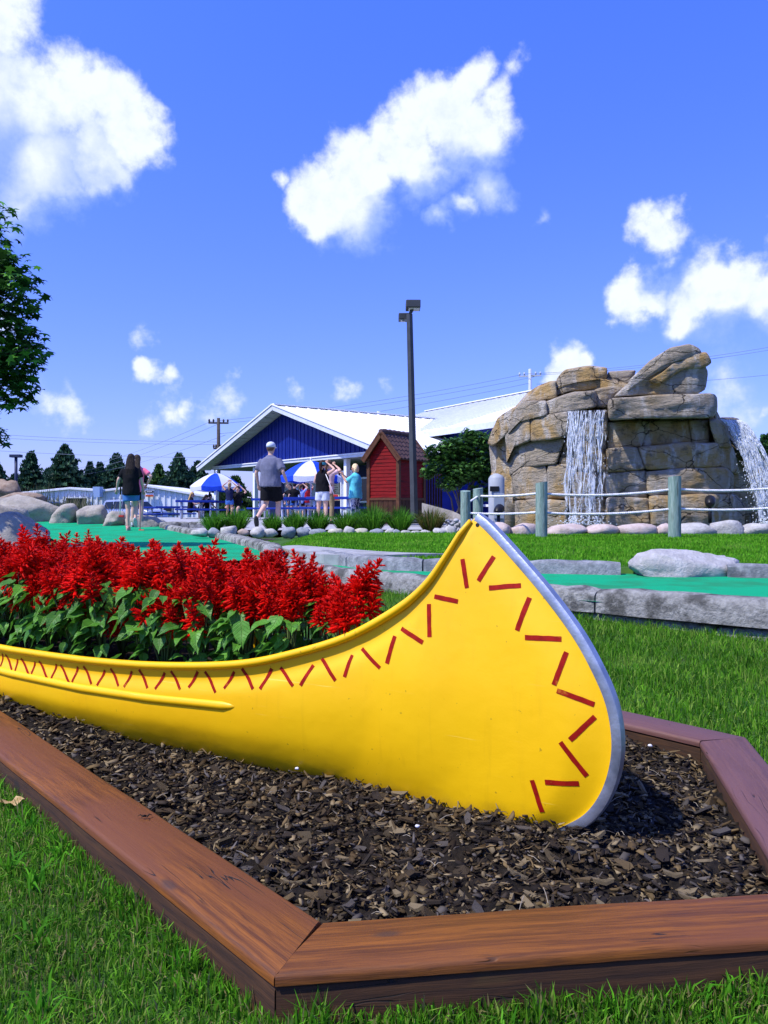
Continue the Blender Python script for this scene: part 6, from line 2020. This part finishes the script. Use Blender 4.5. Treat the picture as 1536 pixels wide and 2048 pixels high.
    if cap:
        cm = MB()
        rg = [[HU((math.cos(t) * r_, hy + math.sin(t) * r_ * 1.16, z)) for t in np.linspace(0, 2 * math.pi, 18, endpoint=False)] for z, r_ in ((1.655, .094), (1.70, .094), (1.74, .08), (1.765, .05), (1.775, .012))]
        cm.loft(rg)
        co_ = link('cap', cm.mesh('cap', True), M('cap_%d' % int(cap[0] * 99), cap, tuple(c * .85 for c in cap), sc=10, rough=.8), root)
        br = MB(); br.ell(HU((0, hy + .12, 1.66)), (.07 * k, .085 * k, .012 * k), 14, 6)
        link('cap_brim', br.mesh('cap_brim', True), M('cap_%d' % int(cap[0] * 99), cap), co_)
    if band:
        bd = MB(); bd.loft([[HU((math.cos(t) * r_, hy - .01 + math.sin(t) * r_ * 1.1, z)) for t in np.linspace(0, 2 * math.pi, 18, endpoint=False)] for z, r_ in ((1.62, .094), (1.63, .097), (1.68, .097), (1.69, .09))], cap=False)
        link('headband', bd.mesh('headband', True), M('headband_teal', band, rough=.8), root)
    if face:
        ey = MB()
        for s_ in (-1, 1): ey.ell(HU((s_ * .03, hy + .086, 1.638)), (.011 * k, .006 * k, .008 * k), 8, 6)
        link('eyes', ey.mesh('eyes', True), M('eye_dark', (.03, .02, .015), rough=.3), root)
        mo = MB(); mo.ell(HU((0, hy + .088, 1.572)), (.024 * k, .008 * k, .008 * k), 8, 6)
        link('mouth', mo.mesh('mouth', True), M('lip', (.42, .14, .12), rough=.5), root)
    return root, U, Lw, k

BLK = (.008, .008, .010)
WALK = dict(kL=(-.10, .00, .50), aL=(-.17, -.30, .20), footL=(-.05, .35, -.94), kR=(.10, .16, .52), aR=(.10, .12, .09), hL=(-.09, 0, .93))
def at(px, d, z): return ((px - 768) / F * d, d, z)

person('man in a grey t-shirt, black shorts and white cap walking away', at(541, 16.4, .315), R(-18), 1.76, shirt=(.135, .14, .20), shirt_len=.84, sleeve=.52, bottom=BLK, leg_len=.86, shoe=(.015, .012, .012), hair=(.10, .05, .03), cap=(.62, .66, .74), fat=1.22, loose=1.08, vox=.018,
       pose=dict(WALK, eL=(-.30, -.05, 1.14), wL=(-.31, .06, .90), eR=(.31, -.06, 1.15), wR=(.36, .04, .92), sL=(-.19, 0, 1.38), sR=(.19, 0, 1.38)))
g_d = 15.6
gx, gy_, gz_ = at(262, g_d, lgz(0, 15.6))
person('girl with long dark hair in a black t-shirt and denim shorts walking away', (gx, gy_, gz_), R(5), 1.50, shirt=BLK, shirt_len=.80, sleeve=.5, bottom=(.06, .16, .40), leg_len=.62, shoe=(.62, .30, .26), hair=(.012, .007, .005), hair_style='long', loose=1.12, vox=.018,
       pose=dict(kL=(-.07, .00, .50), aL=(-.06, -.05, .09), kR=(.09, .12, .55), aR=(.10, -.02, .26), footR=(0, .5, -.85), eL=(-.27, -.04, 1.16), wL=(-.33, .06, .95), eR=(.24, -.02, 1.16), wR=(.25, .12, .93)))
person('person in a pink shirt half hidden behind the dark haired girl', at(274, 16.6, .34), R(0), 1.50, shirt=(.75, .16, .26), sleeve=.4, bottom=(.3, .3, .34), leg_len=.6, shoe=(.45, .45, .5), hair=(.03, .02, .012), hair_style='long',
       pose=dict(eR=(.36, -.05, 1.22), wR=(.20, .12, 1.02), eL=(-.27, -.03, 1.16), wL=(-.3, .1, .98)))
def putter(label, hand, head, shaft, headc):
    root = thing('putter', label, 'golf club', tuple(head), 'golf putters in hand')
    hand = Vector(hand); head = Vector(head)
    up_ = (hand - head).normalized()
    MB().tube([head, hand], .010, 8).build('shaft', shaft, root, smooth=True)
    MB().tube([hand - up_ * .04, hand + up_ * .12], .017, 8).build('grip', m_blk, root, smooth=True)
    MB().box(head + Vector((.03, 0, -.005)), (.11, .05, .05)).build('club_head', headc, root, bevel=.01)
m_sh_w = M('shaft_white', (.7, .68, .68), rough=.4); m_sh_r = M('shaft_pink', (.62, .22, .24), rough=.4); m_hd_r = M('club_red', (.5, .04, .03), rough=.5)
putter('pink shafted putter hanging from the right hand of the dark haired girl', P(281, 996, 15.65), P(280, 1061, 15.6), m_sh_r, m_hd_r)
putter('white shafted putter beside the left leg of the dark haired girl', P(241, 985, 16.5), P(240, 1032, 16.7), m_sh_w, m_hd_r)

person('girl in a black sleeveless top and pale shorts with a teal headband', at(645, 19.5, .30), R(-25), 1.60, shirt=BLK, shirt_len=.90, sleeve=0.0, bottom=(.50, .54, .62), leg_len=.62, shoe=(.5, .5, .5), hair=(.03, .014, .008), hair_style='pony', band=(.03, .20, .26), loose=1.1, vox=.018, fat=1.05,
       pose=dict(eR=(.36, .03, 1.50), wR=(.12, .10, 1.66), eL=(-.25, .0, 1.16), wL=(.08, .20, 1.10), kL=(-.12, 0, .5), aL=(-.13, -.02, .09)))
putter('white putter with a red head held across the girl in pale shorts', P(650, 945, 19.4), P(669, 991, 19.2), m_sh_w, m_hd_r)
person('person in a pale pink shirt and khaki trousers standing behind the girl in pale shorts', at(657, 20.3, .30), R(-30), 1.66, shirt=(.62, .42, .42), sleeve=.35, bottom=(.26, .20, .11), leg_len=1.8, hair=(.09, .05, .025), hair_style='pony',
       pose=dict(eR=(.34, .08, 1.46), wR=(.14, .12, 1.60)))
m_pat = M('patterned_leggings', (.015, .03, .12), (.55, .58, .66), sc=16, rough=.8, lo=.47, hi=.53)
person('blonde woman in a turquoise t-shirt and patterned leggings with raised hands', at(711, 20.8, .30), R(68), 1.58, skin='tan', shirt=(.10, .50, .58), shirt_len=.76, sleeve=.55, bottom=(.05, .06, .15), pattern=m_pat, leg_len=1.85, hair=(.58, .44, .24), hair_style='bob', fat=1.22, loose=1.12, vox=.018, face=True,
       pose=dict(eL=(-.20, .20, 1.22), wL=(-.08, .38, 1.42), eR=(.18, .22, 1.24), wR=(.05, .40, 1.44)))
UP = dict(eL=(-.34, .02, 1.58), wL=(-.10, .02, 1.76), eR=(.34, .02, 1.58), wR=(.10, .02, 1.76))
person('girl in a navy top and denim shorts with both hands on her head', at(459, 29.6, .22), R(-8), 1.46, skin='tan', shirt=(.012, .016, .05), shirt_len=.92, sleeve=.15, bottom=(.05, .14, .40), leg_len=.42, hair=(.30, .20, .10), hair_style='pony', pose=UP, vox=.024)
SIT = dict(kL=(-.11, .42, .50), aL=(-.11, .40, .09), kR=(.11, .42, .50), aR=(.11, .40, .09))
person('dark haired girl in black facing the camera with one hand on her head', at(476, 29.9, .24), R(172), 1.58, shirt=BLK, sleeve=.3, bottom=BLK, leg_len=.6, hair=(.015, .009, .006), hair_style='pony', face=True, vox=.024, drop=.30, pose=dict(SIT, eL=(-.36, .0, 1.50), wL=(-.10, .04, 1.74), eR=(.30, .2, 1.16), wR=(.36, .36, .94)))
person('blonde girl in black seated on the leftmost bench', at(380, 31.5, .22), R(-75), 1.52, shirt=BLK, sleeve=.2, bottom=BLK, leg_len=.7, hair=(.34, .22, .08), hair_style='long', drop=.44, lean=.12, vox=.024, pose=dict(SIT, eR=(.28, .2, 1.2), wR=(.15, .42, 1.3), eL=(-.25, .16, 1.15), wL=(-.15, .36, 1.02)))
person('dark haired girl in black leaning over the left table', at(399, 31.9, .22), R(-70), 1.50, shirt=BLK, sleeve=.2, bottom=BLK, leg_len=.7, hair=(.015, .009, .006), hair_style='long', drop=.46, lean=.45, vox=.024, pose=SIT)
person('girl with tied dark hair in a black tank top seated at the left table', at(414, 31.2, .22), R(-60), 1.46, shirt=BLK, sleeve=0, bottom=BLK, leg_len=.7, hair=(.02, .011, .007), hair_style='bun', drop=.46, lean=.2, vox=.024, pose=dict(SIT, eR=(.26, .22, 1.18), wR=(.16, .44, 1.08)))
for i, (px, d, H, st, hr, lb, ps, bt_) in enumerate([(580, 29.0, 1.36, BLK, (.02, .01, .008), 'dark haired girl in black at the left of the group under the right umbrella', dict(eR=(.3, .1, 1.2)), (.05, .12, .35)), (589, 28.4, 1.38, BLK, (.01, .008, .006), 'girl with a dark bun and black t-shirt seen from behind under the right umbrella', {}, (.04, .12, .36)), (602, 28.8, 1.34, (.25, .35, .75), (.08, .04, .02), 'girl in a light blue top shading her eyes under the right umbrella', UP, BLK), (613, 29.4, 1.40, (.45, .02, .03), (.06, .03, .015), 'girl in a red top at the right of the group under the right umbrella', UP, (.3, .3, .5))]):
    person(lb, at(px, d, .25), R([160, 10, -20, 20][i]), H, shirt=st, sleeve=.35, bottom=bt_, leg_len=.5, hair=hr, hair_style='bun' if i == 1 else 'pony', face=i == 0, vox=.026, pose=ps)

# ================================================================== PICNIC TABLES AND UMBRELLAS
m_tb = M('table_blue', (.008, .03, .24), (.012, .04, .30), sc=5, rough=.45)
m_tw = M('table_white', (.72, .74, .78), rough=.45)
def picnic(label, loc, rz, L=1.8, H=.76):
    root = thing('picnic_table', label, 'picnic table', (0, 0, 0), 'blue picnic tables on the plaza')
    for k in range(4):
        MB().box((0, -.30 + k * .2, H), (L, .185, .08)).build('top_plank', m_tb, root, bevel=.006)
    for s in (-1, 1):
        for k in range(2): MB().box((0, s * (.62 + k * .15), .45), (L, .135, .06)).build('bench_plank', m_tb, root, bevel=.006)
        for x in (-.36, .36):
            MB().tube([(x * L, s * .22, H - .03), (x * L, s * .26, .0)], .035, 8).build('leg', m_tw, root, smooth=True)
            MB().tube([(x * L, s * .69, .43), (x * L, s * .69, .0)], .03, 8).build('leg', m_tw, root, smooth=True)
    for x in (-.36, .36):
        MB().tube([(x * L, -.72, .40), (x * L, .72, .40)], .028, 8).build('crossbar', m_tw, root, smooth=True)
        MB().tube([(x * L, -.74, .06), (x * L, .74, .06)], .025, 8).build('foot_bar', m_tw, root, smooth=True)
    root.location = loc; root.rotation_euler = (0, 0, rz)
    return root
picnic('blue picnic table with white legs under the left umbrella', at(436, 31.2, .20), R(20))
picnic('blue bench table at the far left where the girls sit', at(392, 30.4, .22), R(12), 1.5)
picnic('blue picnic table behind the walking man', at(560, 27.5, .26), R(-12))
picnic('blue picnic table in front of the girl in pale shorts', at(605, 25.6, .27), R(8))
picnic('blue picnic table right of the girl in pale shorts', at(668, 25.2, .28), R(-20), 1.6)
picnic('far blue picnic table left of the seated girls', at(352, 37.0, .0), R(15))
picnic('farthest blue picnic table beside the parked car', at(325, 38.0, -.02), R(-10))
m_ub = M('umbrella_blue', (.010, .06, .55), (.015, .08, .62), sc=4, rough=.7, transl=.25)
m_uw = M('umbrella_white', (.70, .73, .78), (.76, .78, .82), sc=4, rough=.7, transl=.25)
def umbrella(label, base, H, Rr, off, tilt=0.0):
    root = thing('patio_umbrella', label, 'umbrella', (0, 0, 0), 'blue and white umbrellas over the tables')
    MB().tube([(0, 0, 0), (0, 0, H + .06)], .024, 10).build('pole', m_tw, root, smooth=True)
    n = 8
    for i in range(n):
        a0, a1 = 2 * math.pi * i / n + off, 2 * math.pi * (i + 1) / n + off
        rows = []
        for j in range(7):
            u = j / 6
            z = H - .52 * u ** 1.7
            row = []
            for q_ in range(5):
                v = q_ / 4
                a = a0 + (a1 - a0) * v
                ch = math.cos((a1 - a0) / 2) / math.cos((v - .5) * (a1 - a0))
                r_ = Rr * u * (.35 * ch + .65 * (1 - .045 * math.sin(math.pi * v)))
                row.append((math.cos(a) * r_, math.sin(a) * r_, z - .03 * u * math.sin(math.pi * v)))
            rows.append(row)
        rows.append([(x * .985, y * .985, z - .17 - .02 * math.sin(k * 1.57)) for k, (x, y, z) in enumerate(rows[-1])])
        o = MB().loft(rows, cap=False, closed=False).build('canopy_panel', m_ub if i % 2 else m_uw, root, smooth=True, sharp=40)
        MB().tube([(0, 0, H - .3), (math.cos(a0) * Rr * .6, math.sin(a0) * Rr * .6, H - .24)], .009, 6).build('rib', m_tw, root)
    MB().ell((0, 0, H + .07), (.04, .04, .05), 10, 6).build('finial', m_tw, root, smooth=True)
    root.location = base; root.rotation_euler = (0, tilt, 0)
umbrella('left blue and white patio umbrella over the seated girls', at(433, 31.0, .22), 1.86, 1.02, R(-112 + 45))
umbrella('right blue and white patio umbrella behind the walking man', at(622, 26.0, .27), 2.0, 1.02, R(-118))

# ================================================================== PARKED CARS
def car(label, loc, rz, paint, group):
    root = thing('parked_car', label, 'car', (0, 0, 0), group)
    # side outline: x forward
    W2 = .92
    prof = [(-2.3, .45), (-2.32, .85), (-2.25, 1.05), (-2.1, 1.62), (-1.9, 1.72), (-.6, 1.76), (.35, 1.70), (.55, 1.62), (1.1, 1.12), (2.05, 1.02), (2.28, .92), (2.34, .6), (2.30, .38), (-2.2, .36)]
    sec = []
    for y, sx, low in ((-W2, .97, .0), (-W2 * .98, 1.0, 0), (W2 * .98, 1.0, 0), (W2, .97, 0)):
        sec.append([(x * sx, y * (1.0 if z < 1.1 else 1 - .16 * (z - 1.1) / .66), z) for x, z in prof])
    MB().loft(sec).build('body', paint, root, bevel=.05, seg=3)
    for s in (-1, 1):
        def sy(z): return s * (W2 * (1 - .16 * max(0, z - 1.1) / .66) + .008)
        for a in ([(-1.98, 1.12), (-1.90, 1.58), (-1.2, 1.62), (-1.12, 1.12)], [(-1.04, 1.12), (-1.1, 1.62), (-.32, 1.63), (-.28, 1.12)], [(-.2, 1.12), (-.24, 1.63), (.34, 1.58), (.92, 1.14)]):
            MB().prism([(x, sy(z), z) for x, z in a], (0, s * .012, 0)).build('side_window', m_glass, root)
        MB().box((.75, s * (W2 + .1), 1.14), (.12, .16, .12)).build('mirror', paint, root, bevel=.03)
        MB().box((2.27, s * .62, .88), (.10, .40, .16)).build('headlight', M('headlight', (.7, .72, .75), rough=.15), root, bevel=.03)
        MB().tube([(-1.7, s * .62, 1.80), (.1, s * .62, 1.80)], .022, 6).build('roof_rail', m_blk, root)
        for x in (-1.42, 1.42):
            wh = MB().tube([(x, s * .74, .36), (x, s * .945, .36)], .36, 22).build('wheel', M('tyre', (.015, .015, .016), rough=.8), root, smooth=True, sharp=40)
            MB().tube([(x, s * .93, .36), (x, s * .955, .36)], .24, 16).build('rim', M('rim_metal', (.45, .47, .5), rough=.3, metal=.8), wh)
    mb = MB(); mb.prism([(.62, -.70, 1.60), (.62, .70, 1.60), (1.12, .80, 1.15), (1.12, -.80, 1.15)], (.012, 0, .012)); mb.build('windscreen', m_glass, root)
    g_ = MB().box((2.33, 0, .78), (.06, .90, .26)).build('grille', m_blk, root, bevel=.02)
    MB().box((2.37, 0, .80), (.03, .88, .05)).build('grille_bar', M('chrome', (.6, .62, .65), rough=.15, metal=.9), g_)
    MB().box((2.34, 0, .48), (.12, 1.72, .2)).build('bumper', paint, root, bevel=.04)
    root.location = loc; root.rotation_euler = (0, 0, rz)
m_sil = M('silver_paint', (.42, .46, .52), (.46, .50, .56), sc=2, rough=.25, metal=.5, coat=.5)
m_nav = M('navy_paint', (.012, .03, .10), rough=.25, coat=.5)
car('silver sport utility car parked behind the walking girl', at(268, 56, -.46), R(-30), m_sil, 'cars in the car park')
car('dark blue car mostly hidden behind the boulders at the left', at(98, 60, -.53), R(-10), m_nav, 'cars in the car park')
